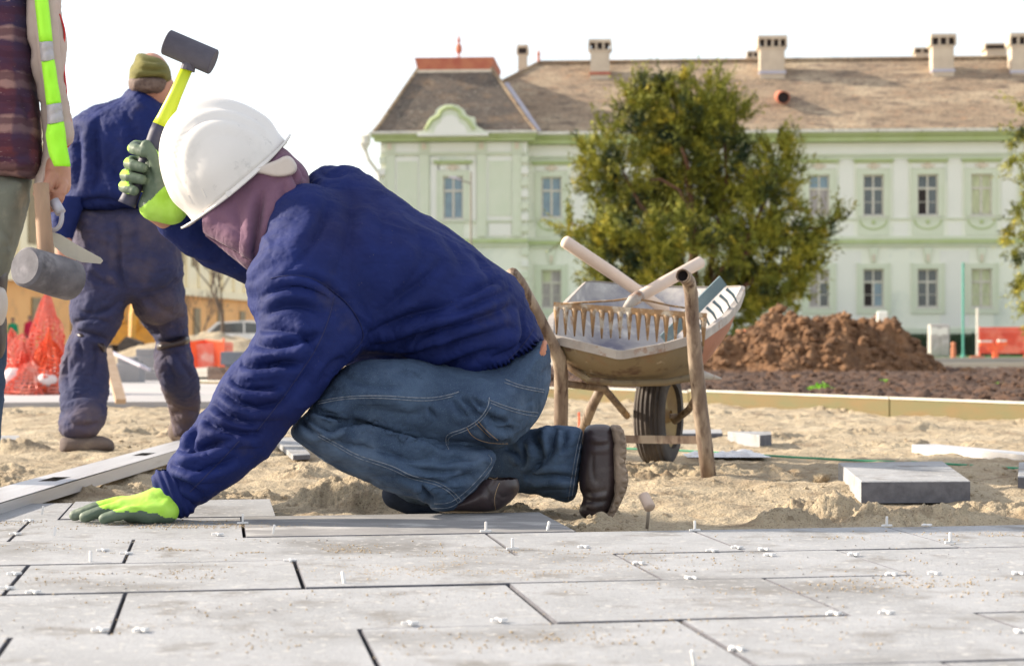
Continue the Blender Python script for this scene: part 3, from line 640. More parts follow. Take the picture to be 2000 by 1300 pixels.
mb = MB(); c = P(1881, 692, 71); mb.tube([(c.x, c.y, -.1), (c.x, c.y, .4+(673-513)/F*71)], .045, 8); mb.lathe([(.09, 0), (.09, .1), (.04, .14)], (c.x, c.y, -.1), (0, 0, 1), 8)
tag(mb.obj('flag_pole', M_teal, loc=(c.x, c.y, -.1)), 'thin tall teal pole in front of the ground floor wall', 'pole')
c = P(1909, 697, 68); e = empty('barrier_post', (c.x, c.y, -.12), 'white post on a red foot beside the red barrier netting', 'post')
mb = MB(); mb.tube([(c.x, c.y, -.1), (c.x, c.y, .4+(673-602)/F*68)], .05, 8); mb.obj('shaft', M_pole, e)
mb = MB(); mb.lathe([(.3, 0), (.26, .09), (.06, .12)], (c.x, c.y, -.12), (0, 0, 1), 12); mb.obj('foot', M_bol, e)
c = P(1724, 690, 72); mb = MB(); mb.cbox(c.x-.2, c.x+.2, c.y, c.y+.2, -.1, .4+(673-607)/F*72, .05); tag(mb.obj('stone_pillar', M_white, loc=(c.x, c.y, -.1)), 'short white pillar behind the person walking past the earth heap', 'pillar')
# red barrier netting and red bench-like barrier at the right edge
M_net = mat('red plastic netting', (.75, .10, .05), .6, (.62, .07, .04), 2, 3, stains=[((.80, .22, .14), 1.2, .5, .6)])
M_netbr = mat('orange red plastic', (.85, .16, .05), .5, (.8, .10, .04), 3)
def net_fence(name, path, z0, z1, ps, m, parent, wob=0, thick=.02, holes=True):
    """real mesh netting : crossing strands"""
    mb = MB(); path = [Vector(p) for p in path]
    L = [0]; [L.append(L[-1]+(path[i+1]-path[i]).length) for i in range(len(path)-1)]
    def at(s_, z):
        s_ = min(max(s_, 0), L[-1]); i = max(k for k in range(len(L)-1) if L[k] <= s_+1e-9) if s_ < L[-1] else len(L)-2
        q = path[i].lerp(path[i+1], (s_-L[i])/(L[i+1]-L[i])); w_ = wob*vnoise(s_*2, z*2, 3.1); return Vector((q.x, q.y+float(w_), z0+(z1-z0)*z+float(vnoise(s_*1.5, z*3, 7.))*wob*.4))
    ns = max(2, int(L[-1]/ps)); nz = max(2, int((z1-z0)/ps))
    for i in range(ns+1):
        for j in range(nz):
            a, b = at(i*L[-1]/ns, j/nz), at(i*L[-1]/ns, (j+1)/nz); mb.add([a+Vector((-thick, 0, 0)), a+Vector((thick, 0, 0)), b+Vector((thick, 0, 0)), b+Vector((-thick, 0, 0))], [(0, 1, 2, 3)])
    for j in range(nz+1):
        for i in range(ns):
            a, b = at(i*L[-1]/ns, j/nz), at((i+1)*L[-1]/ns, j/nz); mb.add([a+Vector((0, 0, -thick)), b+Vector((0, 0, -thick)), b+Vector((0, 0, thick)), a+Vector((0, 0, thick))], [(0, 1, 2, 3)])
    o = mb.obj(name, m, parent); tag(o, kind='stuff'); return o
a, b = P(1914, 680, 70), P(2090, 680, 69)
e = empty('barrier_netting', (a.x, a.y, -.12), 'red mesh barrier netting stretched in front of the building at the right edge', 'netting')
net_fence('netting_strands', [a, b], .1, 1.05, .09, M_net, e, 0, .032)
for k in range(3): q = a.lerp(b, k/2); mb = MB(); mb.tube([(q.x, q.y+.04, -.12), (q.x, q.y+.04, 1.1)], .03, 6); mb.obj('post', M_netbr, e)
c = P(1944, 697, 67); e = empty('red_trestle', (c.x, c.y, -.12), 'bright red trestle with white caps on one leg before the red netting', 'trestle')
mb = MB(); mb.box(c.x-.09, c.x+.09, c.y-.08, c.y+.08, -.12, .35); mb.obj('leg', M_netbr, e)
mb = MB(); mb.box(c.x-.6, c.x-.05, c.y-.1, c.y+.1, .36, .50); mb.box(c.x+.08, c.x+.42, c.y-.1, c.y+.1, .36, .52); mb.box(c.x-.3, c.x+.3, c.y-.06, c.y+.06, .2, .355); mb.obj('beam', M_netbr, e)
mb = MB(); mb.box(c.x-.6, c.x-.14, c.y-.11, c.y+.11, .502, .56); mb.box(c.x+.1, c.x+.4, c.y-.11, c.y+.11, .522, .58); mb.obj('cap', M_white, e)
# street lamp in front of the tower
c = P(920, 690, 70); lz = .4+(673-356)/F*70; e = empty('street_lamp', (c.x, c.y, -.1), 'tall thin street lamp with one arm before the tower window', 'street lamp')
mb = MB(); mb.tube([(c.x, c.y, -.1), (c.x, c.y, lz+.4)], [.06, .035], 8); mb.obj('pole', M_lamp, e)
mb = MB(); mb.tube([(c.x, c.y, lz-.05), (c.x-.45, c.y, lz+.1)], .03, 6); mb.obj('arm', M_lamp, e)
mb = MB(); mb.tube([(c.x-.38, c.y, lz+.08), (c.x-.6, c.y, lz+.17), (c.x-.88, c.y, lz+.2)], [.05, .12, .05], 8, flat=.5); mb.obj('lamp_head', M_zinc, e)
# orange folded thing on the slope of the heap
M_or = mat('orange plastic', (.9, .22, .03), .45, (.95, .42, .2), 5)
c = P(1447, 672, 25.5); e = empty('orange_bucket', (c.x, c.y, c.z-.2), 'bright orange plastic chute leaning on the left slope of the earth heap', 'plastic chute')
mb = MB(); mb.tube([P(1452, 650, 25.5), P(1446, 662, 25.3), P(1436, 674, 25), P(1422, 684, 24.8)], [.085, .075, .05, .05], 12, flat=.6); mb.obj('chute', M_or, e, smooth=True)
mb = MB(); mb.tube([P(1440, 652, 25.5), P(1440, 648, 25.5), P(1455, 645, 25.5), P(1461, 656, 25.5), P(1456, 672, 25.4)], .025, 8); mb.obj('handle', M_or, e, smooth=True)
# ================================================================ ORANGE BUILDING AND CLUTTER AT THE LEFT
M_ora = mat('orange plaster', (.90, .50, .20), .9, (.84, .44, .17), .4, 4, stains=[((.66, .38, .18), .8, .55, .7)])
M_ocr = mat('cream plaster', (.95, .85, .60), .9, (.93, .80, .54), .5, 4)
M_owin = mat('ochre window recess', (.32, .24, .12), .6, (.24, .18, .10), 2)
OA = Vector((-31.5, 88, -.14)); OBv = Vector((-14.2, 215, -.14)); dr = (OBv-OA).normalized(); ln = (OBv-OA).length
ob = empty('orange_building', OA, 'long orange and cream building receding on the left', 'building'); ob.rotation_euler.z = math.atan2(dr.y, dr.x)
def ob_box(name, u0, u1, d0, d1, z0, z1, m):
    mb = MB(); mb.box(u0, u1, d0, d1, z0, z1); return mb.obj(name, m, ob, local=True) if False else _loc(mb, name, m, ob)
def _loc(mb, name, m, par): o = mk(name, mb.v, mb.f, m, local=True); o.parent = par; return o
Lo = ln
ob_box('lower_wall', -14, Lo, .3, 14, 0, 4.6, M_ora); ob_box('upper_wall', -14, Lo, .1, 14, 4.62, 13.4, M_ocr)
ob_box('string_course', -14, Lo, -.2, .3, 4.3, 4.9, M_ocr); ob_box('cornice', -14, Lo, -.5, .3, 12.6, 13.5, M_ocr)
ob_box('roof', -14.5, Lo+.5, -.7, 14.5, 13.52, 14.2, M_roof)
nW = 44
for k in range(nW):
    u = -12+k*(Lo+10)/nW
    o = ob_box('window', u, u+1.15, .02, .09, 6.6, 10.8, M_owin)
    ob_box('pilaster', u+1.5, u+2.3, -.1, .09, 5.0, 12.5, M_ocr)
for k in range(0, nW, 2):
    u = -11+k*(Lo+10)/nW; ob_box('lower_window', u, u+1.6, .2, .29, 1.2, 3.4, M_owin)
# ================================================================ SCULPTING KIT (distance fields -> one closed mesh)
def surface_nets(Fv, org, h):
    s = Fv < 0; nx, ny, nz = Fv.shape
    c = s[:-1, :-1, :-1].astype(np.int8)
    tot = np.zeros((nx-1, ny-1, nz-1), np.int8)
    for dx in (0, 1):
        for dy in (0, 1):
            for dz in (0, 1): tot += s[dx:nx-1+dx, dy:ny-1+dy, dz:nz-1+dz]
    act = (tot > 0) & (tot < 8); idx = -np.ones(act.shape, np.int64); n = int(act.sum()); idx[act] = np.arange(n)
    ci, cj, ck = np.nonzero(act); acc = np.zeros((n, 3)); cnt = np.zeros(n)
    for ax in range(3):
        o1, o2 = [a for a in range(3) if a != ax]
        for e1 in (0, 1):
            for e2 in (0, 1):
                p = [ci, cj, ck]; p[o1] = p[o1]+e1; p[o2] = p[o2]+e2; q = list(p); q[ax] = q[ax]+1
                a = Fv[tuple(p)]; b = Fv[tuple(q)]; m = (a < 0) != (b < 0); t = np.where(m, a/(a-b+1e-12), 0)
                pos = np.zeros((n, 3)); pos[:, ax] = t; pos[:, o1] = e1; pos[:, o2] = e2
                acc += pos*m[:, None]; cnt += m
    V = (acc/cnt[:, None]+np.stack([ci, cj, ck], -1))*h+np.array(org)
    faces = []
    for ax in range(3):
        o1, o2 = [(1, 2), (2, 0), (0, 1)][ax]
        sl0 = [slice(None)]*3; sl1 = [slice(None)]*3; sl0[ax] = slice(0, -1); sl1[ax] = slice(1, None)
        A = s[tuple(sl0)]; B = s[tuple(sl1)]; m = A != B
        I = np.stack(np.nonzero(m), -1); I = I[(I[:, o1] > 0) & (I[:, o2] > 0) & (I[:, o1] < Fv.shape[o1]-1) & (I[:, o2] < Fv.shape[o2]-1)]
        sg = A[tuple(I.T)]
        def g(a, b): J = I.copy(); J[:, o1] -= a; J[:, o2] -= b; return idx[tuple(J.T)]
        q = np.stack([g(1, 1), g(0, 1), g(0, 0), g(1, 0)], -1)
        q[~sg] = q[~sg][:, ::-1]; faces.append(q)
    return V, np.concatenate(faces)
def poly_sdf(pts, x0, x1, y0, y1, st, cl=None):
    """signed distance (pixels, negative inside) of a polygon on a raster"""
    gx = np.arange(x0, x1+st, st); gy = np.arange(y0, y1+st, st); X, Y = np.meshgrid(gx, gy, indexing='ij'); d = np.full(X.shape, 1e9); ins = np.zeros(X.shape, bool)
    n = len(pts)
    for i in range(n):
        ax, ay = pts[i]; bx, by = pts[(i+1) % n]; ex, ey = bx-ax, by-ay; L = ex*ex+ey*ey+1e-9
        t = np.clip(((X-ax)*ex+(Y-ay)*ey)/L, 0, 1); d = np.minimum(d, np.hypot(X-ax-t*ex, Y-ay-t*ey))
        c = ((ay > Y) != (by > Y)) & (X < (bx-ax)*(Y-ay)/((by-ay) if by != ay else 1e-9)+ax); ins ^= c
    d = np.where(ins, -d, d)
    return d, x0, y0, st
def samp(R, px, py):
    d, x0, y0, st = R; u = np.clip((px-x0)/st, 0, d.shape[0]-1.001); v = np.clip((py-y0)/st, 0, d.shape[1]-1.001)
    i = u.astype(int); j = v.astype(int); a = u-i; b = v-j
    return d[i, j]*(1-a)*(1-b)+d[i+1, j]*a*(1-b)+d[i, j+1]*(1-a)*b+d[i+1, j+1]*a*b
def smooth_poly(pts, n=2, closed=True):
    pts = [np.array(p, float) for p in pts]
    for _ in range(n):
        q = []
        m = len(pts)
        rng_ = range(m) if closed else range(m-1)
        if not closed: q.append(pts[0])
        for i in rng_: a, b = pts[i], pts[(i+1) % m]; q += [a*.75+b*.25, a*.25+b*.75]
        if not closed: q.append(pts[-1])
        pts = q
    return [tuple(p) for p in pts]
def idw(ctrl, px, py):
    """smooth interpolation of a value given at pixel control points"""
    if not hasattr(ctrl, '__len__'): return ctrl+px*0
    w = 0; s = 0
    for (x, y, v) in ctrl: k = 1/(((px-x)**2+(py-y)**2)+900.)**1.3; w = w+k; s = s+k*v
    return s/w
class Body:
    """a solid made of inflated outlines, tapered limbs and ellipsoids, smoothly joined"""
    def __init__(s, lo, hi, h):
        s.h = h; s.lo = np.array(lo, float); n = np.ceil((np.array(hi)-s.lo)/h).astype(int)+1
        ax = [s.lo[i]+h*np.arange(n[i]) for i in range(3)]; s.X, s.Y, s.Z = np.meshgrid(*ax, indexing='ij'); s.f = np.full(s.X.shape, .2)
        s.px = 1000+s.X*F/s.Y; s.py = HOR-(s.Z-CAMH)*F/s.Y
    def join(s, g, k=.012, cut=False):
        if cut: g = -g; h_ = np.clip(.5-.5*(s.f-g)/k, 0, 1); s.f = s.f*(1-h_)+g*h_+k*h_*(1-h_); return s
        h_ = np.clip(.5+.5*(s.f-g)/k, 0, 1); s.f = s.f*(1-h_)+g*h_-k*h_*(1-h_); return s
    def inflate(s, poly, yc, D, R=None, k=.012, sm=2, cut=False, pw=2.0):
        q = smooth_poly(poly, sm); xs = [p[0] for p in q]; ys = [p[1] for p in q]
        R2 = poly_sdf(q, min(xs)-60, max(xs)+60, min(ys)-60, max(ys)+60, 3)
        pxm = s.Y/F; d = -samp(R2, s.px, s.py)*pxm                      # metres inside
        Yc = idw(yc, s.px, s.py); Dd = idw(D, s.px, s.py)
        if R is None: R = max(.01, float((-R2[0]).max())*(s.lo[1]/F)*.8)
        e = 1-np.minimum(d/R, 1)
        r = (np.abs((s.Y-Yc)/Dd)**pw+np.maximum(e, 0)**pw)**(1/pw)-1
        g = r*np.minimum(Dd, R)
        g = np.where(d < 0, np.maximum(g, -d*.9), g)
        return s.join(g, k, cut)
    def cap(s, pts, rr, k=.012, flat=None, cut=False):
        """tapered limb through points; flat=(axis vector, factor) squeezes it"""
        pts = [np.array(p, float) for p in pts]; best = None
        for i in range(len(pts)-1):
            a, b = pts[i], pts[i+1]; e = b-a; L = (e*e).sum()
            dx, dy, dz = s.X-a[0], s.Y-a[1], s.Z-a[2]
            t = np.clip((dx*e[0]+dy*e[1]+dz*e[2])/L, 0, 1)
            ox, oy, oz = dx-t*e[0], dy-t*e[1], dz-t*e[2]; r = rr[i]+(rr[i+1]-rr[i])*t
            if flat is not None:
                w_, fk = np.array(flat[0], float), flat[1]; q = ox*w_[0]+oy*w_[1]+oz*w_[2]; kk = (1/fk-1)
                ox = ox+q*kk*w_[0]; oy = oy+q*kk*w_[1]; oz = oz+q*kk*w_[2]
            g = np.sqrt(ox*ox+oy*oy+oz*oz)-r
            best = g if best is None else np.minimum(best, g)-0
        return s.join(best, k, cut)
    def ell(s, c, r, k=.012, M=None, cut=False):
        d = np.stack([s.X-c[0], s.Y-c[1], s.Z-c[2]], -1)
        if M is not None: d = d @ np.array(M)
        q = np.sqrt(((d/np.array(r))**2).sum(-1)); g = (q-1)*min(r); return s.join(g, k, cut)
    def clip(s, nrm, pt, k=.004):             # keep the side the normal points away from
        n = np.array(nrm, float); n /= np.linalg.norm(n); g = (s.X-pt[0])*n[0]+(s.Y-pt[1])*n[1]+(s.Z-pt[2])*n[2]; s.f = np.maximum(s.f, g); return s
    def mesh(s, smooth=2):
        V, Q = surface_nets(s.f, s.lo, s.h)
        for _ in range(smooth): V = lap(V, Q, .5)
        return V, Q
def lap(V, Q, k):
    A = np.zeros_like(V); c = np.zeros(len(V))
    for a in range(4):
        i, j = Q[:, a], Q[:, (a+1) % 4]
        np.add.at(A, i, V[j]); np.add.at(A, j, V[i]); np.add.at(c, i, 1); np.add.at(c, j, 1)
    return V+k*(A/np.maximum(c, 1)[:, None]-V)
def normals(V, Q):
    n = np.cross(V[Q[:, 2]]-V[Q[:, 0]], V[Q[:, 3]]-V[Q[:, 1]]); N = np.zeros_like(V)
    for a in range(4): np.add.at(N, Q[:, a], n)
    return N/(np.linalg.norm(N, axis=1)[:, None]+1e-12)
def subdiv(V, Q):
    """split every quad in four"""
    n = len(V); E = np.concatenate([np.stack([Q[:, a], Q[:, (a+1) % 4]], -1) for a in range(4)]); key = np.sort(E, 1); k = key[:, 0]*n+key[:, 1]
    u, inv = np.unique(k, return_inverse=True); mid = (V[u//n]+V[u % n])/2; m = len(Q); e = [n+inv[a*m:(a+1)*m] for a in range(4)]; cen = V[Q].mean(1); c = n+len(u)+np.arange(m)
    Q2 = np.concatenate([np.stack([Q[:, 0], e[0], c, e[3]], -1), np.stack([e[0], Q[:, 1], e[1], c], -1), np.stack([c, e[1], Q[:, 2], e[2]], -1), np.stack([e[3], c, e[2], Q[:, 3]], -1)])
    V2 = np.concatenate([V, mid, cen]); return lap(V2, Q2, .5), Q2
def pix(V): return 1000+V[:, 0]*F/V[:, 1], HOR-(V[:, 2]-CAMH)*F/V[:, 1]
def line_dist(px, py, pts):
    """distance in pixels to a polyline, signed (left/right), and position along it 0..1"""
    best = np.full(len(px), 1e9); sg = np.zeros(len(px)); tt = np.zeros(len(px)); L = [0]
    for i in range(len(pts)-1): L.append(L[-1]+math.hypot(pts[i+1][0]-pts[i][0], pts[i+1][1]-pts[i][1]))
    for i in range(len(pts)-1):
        ax, ay = pts[i]; ex, ey = pts[i+1][0]-ax, pts[i+1][1]-ay; LL = ex*ex+ey*ey+1e-9
        t = np.clip(((px-ax)*ex+(py-ay)*ey)/LL, 0, 1); ox, oy = px-ax-t*ex, py-ay-t*ey; d = np.hypot(ox, oy)
        m = d < best; best = np.where(m, d, best); sg = np.where(m, np.sign(ex*oy-ey*ox), sg); tt = np.where(m, (L[i]+t*math.sqrt(LL))/L[-1], tt)
    return best*sg, tt
def folds(V, N, lines, facing=-1):
    """press creases traced along the cloth into the surface: amp metres, width pixels"""
    px, py = pix(V); out = np.zeros(len(V)); vis = smoothst(-.05, .45, -N[:, 1]) if facing < 0 else 1
    for (pts, amp, wd) in lines:
        pts = smooth_poly(pts, 2, closed=False)
        xs = [p[0] for p in pts]; ys = [p[1] for p in pts]; m = (px > min(xs)-4*wd) & (px < max(xs)+4*wd) & (py > min(ys)-4*wd) & (py < max(ys)+4*wd)
        if not m.any(): continue
        d, t = line_dist(px[m], py[m], pts); e = np.sin(np.clip(t*1.06-.03, 0, 1)*PI)**.6
        prof = -np.exp(-(np.abs(d)/wd)**1.5)+.55*np.exp(-((d-2.3*wd)/(2.0*wd))**2)+.25*np.exp(-((d+2.2*wd)/(1.8*wd))**2)
        out[m] += prof*amp*e
    return V+N*(out*vis)[:, None]
def wrinkle(V, N, amp, scale, stretch=(1, 1, 1), seed=0, o=4, ridged=True):
    p = V*np.array(stretch)*scale; wv = fbm(p[:, 0]*.6, p[:, 1]*.6, p[:, 2]*.6, 2, seed+5)*.8
    n = fbm(p[:, 0]+wv, p[:, 1]+wv, p[:, 2]-wv, o, seed)
    if ridged: n = .5-np.abs(n)
    return V+N*(n*amp)[:, None]
def body_obj(name, V, Q, m, parent, loc=None): return mk(name, V, Q, m, parent, smooth=True, loc=loc)
def tree_of(V, Q): return BVHTree.FromPolygons([tuple(v) for v in V], [tuple(q) for q in Q.tolist()])
def on_surface(bvh, px, py, lift=.0):
    o = Vector((0, 0, CAMH)); d = (P(px, py, 1.0)-o).normalized(); h, n, i, t = bvh.ray_cast(o, d)
    return None if h is None else (h-d*lift)
def stitch(name, bvh, lines, m, parent, r=.0009, dash=None, lift=.0008, wob=0):
    """raised seams laid on the surface along traced lines; dash=(on,off) in pixels for stitches"""
    for pts in lines:
        mb = MB()
        pts = smooth_poly(pts, 2, closed=False); q = []
        for i in range(len(pts)-1):
            a, b = pts[i], pts[i+1]; L = math.hypot(b[0]-a[0], b[1]-a[1]); k = max(1, int(L/2.5))
            for j in range(k): q.append((a[0]+(b[0]-a[0])*j/k, a[1]+(b[1]-a[1])*j/k))
        q.append(pts[-1]); run = []
        segs = []; acc = 0
        for i, (x, y) in enumerate(q):
            h = on_surface(bvh, x, y, lift)
            if i: acc += math.hypot(x-q[i-1][0], y-q[i-1][1])
            on = True if dash is None else (acc % sum(dash)) < dash[0]
            if h is not None and run and (h-run[-1]).length > .03: h = None
            if h is None or not on:
                if len(run) > 1: segs.append(run)
                run = [] if (h is None or not on) else [h]
            else: run.append(h)
        if len(run) > 1: segs.append(run)
        if dash is None and segs: segs = [max(segs, key=len)]
        for sgm in segs: mb.tube(sgm, r, 5)
        if mb.v: mb.obj(name, m, parent, smooth=True)
# ================================================================ THE CROUCHING MAN
M_navy = mat('navy work cloth', (.005, .012, .078), .75, (.009, .019, .115), 9, 6, .3, 500, bdist=.0008, sheen=0, spec=.22, stains=[((.035, .035, .08), 7, .60, .80), ((.009, .012, .07), 3, .52, .7)], fine=((.16, .15, .18), 300, .735, .77))
M_denim = mat('blue denim', (.068, .105, .170), .9, (.036, .058, .105), 7, 6, .5, 700, bdist=.0012, spec=.2, stains=[((.14, .19, .27), 4, .50, .70), ((.018, .030, .058), 11, .57, .72)], fine=((.10, .16, .22), 600, .6, .68))
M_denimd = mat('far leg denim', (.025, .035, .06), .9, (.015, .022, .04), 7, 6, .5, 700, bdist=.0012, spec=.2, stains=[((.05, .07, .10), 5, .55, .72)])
M_thread = mat('pale seam thread', (.26, .28, .32), .9, (.10, .13, .18), 120); M_threadb = mat('tan thread', (.40, .27, .16), .9); M_nseam = mat('navy seam', (.018, .022, .09), .9)
M_boot = mat('dark boot leather', (.030, .020, .022), .42, (.05, .032, .034), 14, 5, .3, 120, bdist=.001, stains=[((.12, .095, .09), 11, .60, .76)], spec=.6)
M_sole = mat('sandy rubber sole', (.36, .27, .20), .95, (.22, .165, .125), 25, 5, .8, 120, bdist=.003)
M_hood = mat('purple hooded sweatshirt', (.17, .085, .135), .95, (.135, .066, .11), 6, 5, .4, 500, bdist=.001, sheen=.1)
M_hat = mat('white hard hat plastic', (.72, .69, .66), .35, (.66, .63, .60), 5, 6, .1, 30, bdist=.001, spec=.5, stains=[((.56, .54, .51), 8, .56, .72), ((.50, .48, .46), 26, .63, .72)])
M_strapw = mat('cream strap', (.64, .56, .50), .6); M_skin = mat('skin', (.50, .25, .17), .55, (.42, .19, .13), 10, 4, .2, 200, bdist=.001)
M_lime = mat('lime knit glove', (.34, .62, .05), .85, (.41, .69, .10), 25, 4, .5, 500, bdist=.001); M_coat = mat('dark green rubber coating', (.07, .105, .07), .6, (.10, .14, .095), 25, 5, .5, 260, bdist=.001, stains=[((.17, .20, .15), 8, .56, .7)])
def z4(l): return [(280+x/1.757, 300+y/1.757) for x, y in l]
def z5(l): return [(540+x/2.778, 650+y/2.778) for x, y in l]
def z3(l): return [(200+x/2.452, 30+y/2.452) for x, y in l]
man = empty('person', P(900, 1005, 3.9), 'crouching man in navy jacket, jeans and white hard hat, one gloved hand on a slab', 'person')
man.location.z = 0
# --- jacket torso + near sleeve + far sleeve
BJ = Body((-.96, 3.42, -.02), (.12, 4.42, .86), .0062)
torso = [(604, 345), (616, 333), (636, 324), (678, 321), (698, 330), (747, 364), (809, 408), (866, 442), (923, 484), (952, 507), (980, 524), (1006, 545), (1023, 573), (1041, 624), (1066, 668), (1050, 690), (1036, 703), (1020, 716), (991, 738), (952, 761),
         (917, 770), (885, 752), (826, 741), (792, 724), (735, 714), (680, 712), (640, 700), (585, 670), (545, 620), (522, 560), (520, 500), (545, 430), (575, 380)]
BJ.inflate(torso, [(650, 340, 3.93), (600, 560, 3.90), (900, 600, 3.92), (1040, 650, 3.92)], [(620, 350, .10), (600, 500, .21), (760, 520, .215), (900, 600, .20), (1040, 660, .17), (900, 740, .17)], .13)
BJ.cap([P(600, 430, 3.80), P(590, 560, 3.735), P(615, 640, 3.72)], [.075, .115, .10], .05)
sleeve = [(530, 538), (505, 556), (504, 588), (508, 636), (490, 676), (462, 709), (434, 737), (414, 784), (391, 812), (354, 869), (320, 907), (326, 935), (343, 975), (376, 993), (393, 988), (428, 966), (496, 915), (536, 875), (565, 846), (599, 807), (633, 755), (673, 710), (706, 668), (712, 620), (690, 580), (640, 545), (585, 530)]
BJ.inflate(sleeve, [(600, 560, 3.72), (560, 700, 3.66), (450, 830, 3.63), (350, 960, 3.60)], [(600, 580, .10), (560, 700, .088), (450, 850, .078), (360, 950, .065)], .085, k=.02)
BJ.cap([P(590, 440, 4.08), P(520, 500, 4.14), P(430, 470, 4.12), P(345, 428, 4.06)], [.10, .078, .068, .05], .03)
VJ, QJ = BJ.mesh(3); VJ, QJ = subdiv(VJ, QJ); NJ = normals(VJ, QJ)
VJ = wrinkle(VJ, NJ, .008, 6, (1, 1, 1.4), 3, o=3); VJ = wrinkle(VJ, NJ, .0022, 17, (1, .8, 1.3), 9, ridged=False); VJ = wrinkle(VJ, NJ, .0011, 70, (1, 1, 1.3), 12)
A = .0155
jl = [([(758, 622), (800, 610), (900, 562), (1000, 535), (1100, 500)], 1.3*A, 11), ([(750, 655), (850, 655), (960, 625), (1080, 590), (1200, 550), (1290, 510)], 1.4*A, 10), ([(800, 560), (870, 500), (960, 440), (1040, 350)], .8*A, 12),
      ([(720, 690), (820, 690), (930, 690), (1040, 660), (1150, 625), (1280, 590)], 1.2*A, 10), ([(820, 705), (920, 730), (1010, 745), (1100, 700), (1230, 660)], 1.1*A, 10), ([(900, 735), (980, 775), (1080, 770)], .9*A, 8),
      ([(1060, 500), (1140, 470), (1230, 420)], .9*A, 9), ([(980, 560), (1080, 545), (1180, 500), (1270, 460)], .9*A, 9), ([(1130, 330), (1180, 420), (1240, 470)], .5*A, 10), ([(1290, 520), (1310, 600), (1300, 680), (1240, 750)], .9*A, 8),
      ([(640, 120), (620, 230), (560, 340), (480, 410)], .7*A, 12), ([(700, 90), (720, 200), (700, 330), (650, 420)], .55*A, 14), ([(800, 160), (830, 280), (800, 400)], .4*A, 14), ([(930, 240), (970, 330), (930, 420), (850, 500)], .5*A, 13), ([(590, 60), (640, 80), (720, 60)], .6*A, 8),
      ([(1000, 250), (1080, 340), (1100, 420)], .4*A, 12), ([(700, 700), (640, 720), (600, 800)], .8*A, 9), ([(740, 720), (800, 700), (900, 710), (960, 720)], .9*A, 8), ([(1180, 700), (1240, 690), (1310, 640), (1350, 600)], .8*A, 8),
      # sleeve
      ([(395, 500), (440, 470), (520, 450), (600, 470), (650, 510)], .9*A, 10), ([(410, 560), (480, 520), (560, 520), (630, 560)], .8*A, 9), ([(395, 610), (470, 600), (550, 620), (600, 690)], 1.0*A, 9), ([(375, 655), (450, 665), (540, 645), (620, 610)], 1.3*A, 9),
      ([(325, 720), (400, 730), (480, 715), (560, 720)], 1.5*A, 9), ([(290, 765), (340, 800), (420, 810), (490, 790)], 1.2*A, 8), ([(260, 800), (330, 860), (430, 870), (500, 830)], 1.1*A, 8), ([(235, 850), (300, 910), (400, 930)], 1.1*A, 8), ([(200, 900), (250, 940), (330, 960), (420, 960)], 1.3*A, 8),
      ([(180, 910), (170, 990), (150, 1030)], .9*A, 8), ([(110, 1010), (180, 1020), (260, 990), (330, 970)], 1.3*A, 8), ([(85, 1060), (160, 1085), (240, 1075), (330, 1040)], 1.1*A, 8), ([(100, 1110), (160, 1140), (210, 1180)], .8*A, 7),
      ([(640, 600), (600, 700), (520, 800), (440, 900)], .6*A, 10), ([(560, 540), (590, 640), (560, 740)], .5*A, 11)]
jl = [(z4(p), a, w_*.82) for p, a, w_ in jl]
NJ = normals(VJ, QJ); VJ = folds(VJ, NJ, jl)
# armhole seam pressed in, hem gathers
NJ = normals(VJ, QJ); arm = z4([(430, 430), (480, 415), (540, 412), (600, 430), (650, 465), (705, 510), (745, 570), (762, 620), (752, 650), (715, 690), (690, 722)])
VJ = folds(VJ, NJ, [(arm, .014, 6)])
px, py = pix(VJ); d_, t_ = line_dist(px, py, [(918, 762), (960, 742), (1000, 722), (1036, 694), (1062, 664)])
hm = np.exp(-(d_/17)**2)*smoothst(.0, .05, t_)*smoothst(1.0, .95, t_); VJ = VJ+normals(VJ, QJ)*(hm*(.0065*np.sin(t_*2*PI*17)-.006))[:, None]
body_obj('jacket', VJ, QJ, M_navy, man); bj = tree_of(VJ, QJ)
stitch('seam', bj, [z4([(438, 428), (480, 419), (540, 417), (600, 435), (650, 470), (704, 516), (742, 575), (757, 622), (748, 648), (712, 688)]), z4([(655, 490), (640, 560), (600, 660), (540, 750), (470, 850), (390, 950)]), z4([(330, 985), (250, 1070), (160, 1160)]), z4([(1340, 600), (1310, 650), (1250, 710)])], M_nseam, man, .0011, lift=.0004)
# knitted cuff of the near sleeve
BC = Body((-.78, 3.46, .0), (-.60, 3.72, .15), .0035)
BC.cap([P(329, 941, 3.60), P(344, 972, 3.595)], [.034, .036], .01)
BC.cap([P(350, 950, 3.59), P(356, 980, 3.59)], [.03, .028], .02)
V, Q = BC.mesh(1); N = normals(V, Q); px, py = pix(V); V = V+N*(np.sin((px*.5-py*.18)*.9)*.0016)[:, None]; body_obj('cuff', V, Q, M_navy, man)
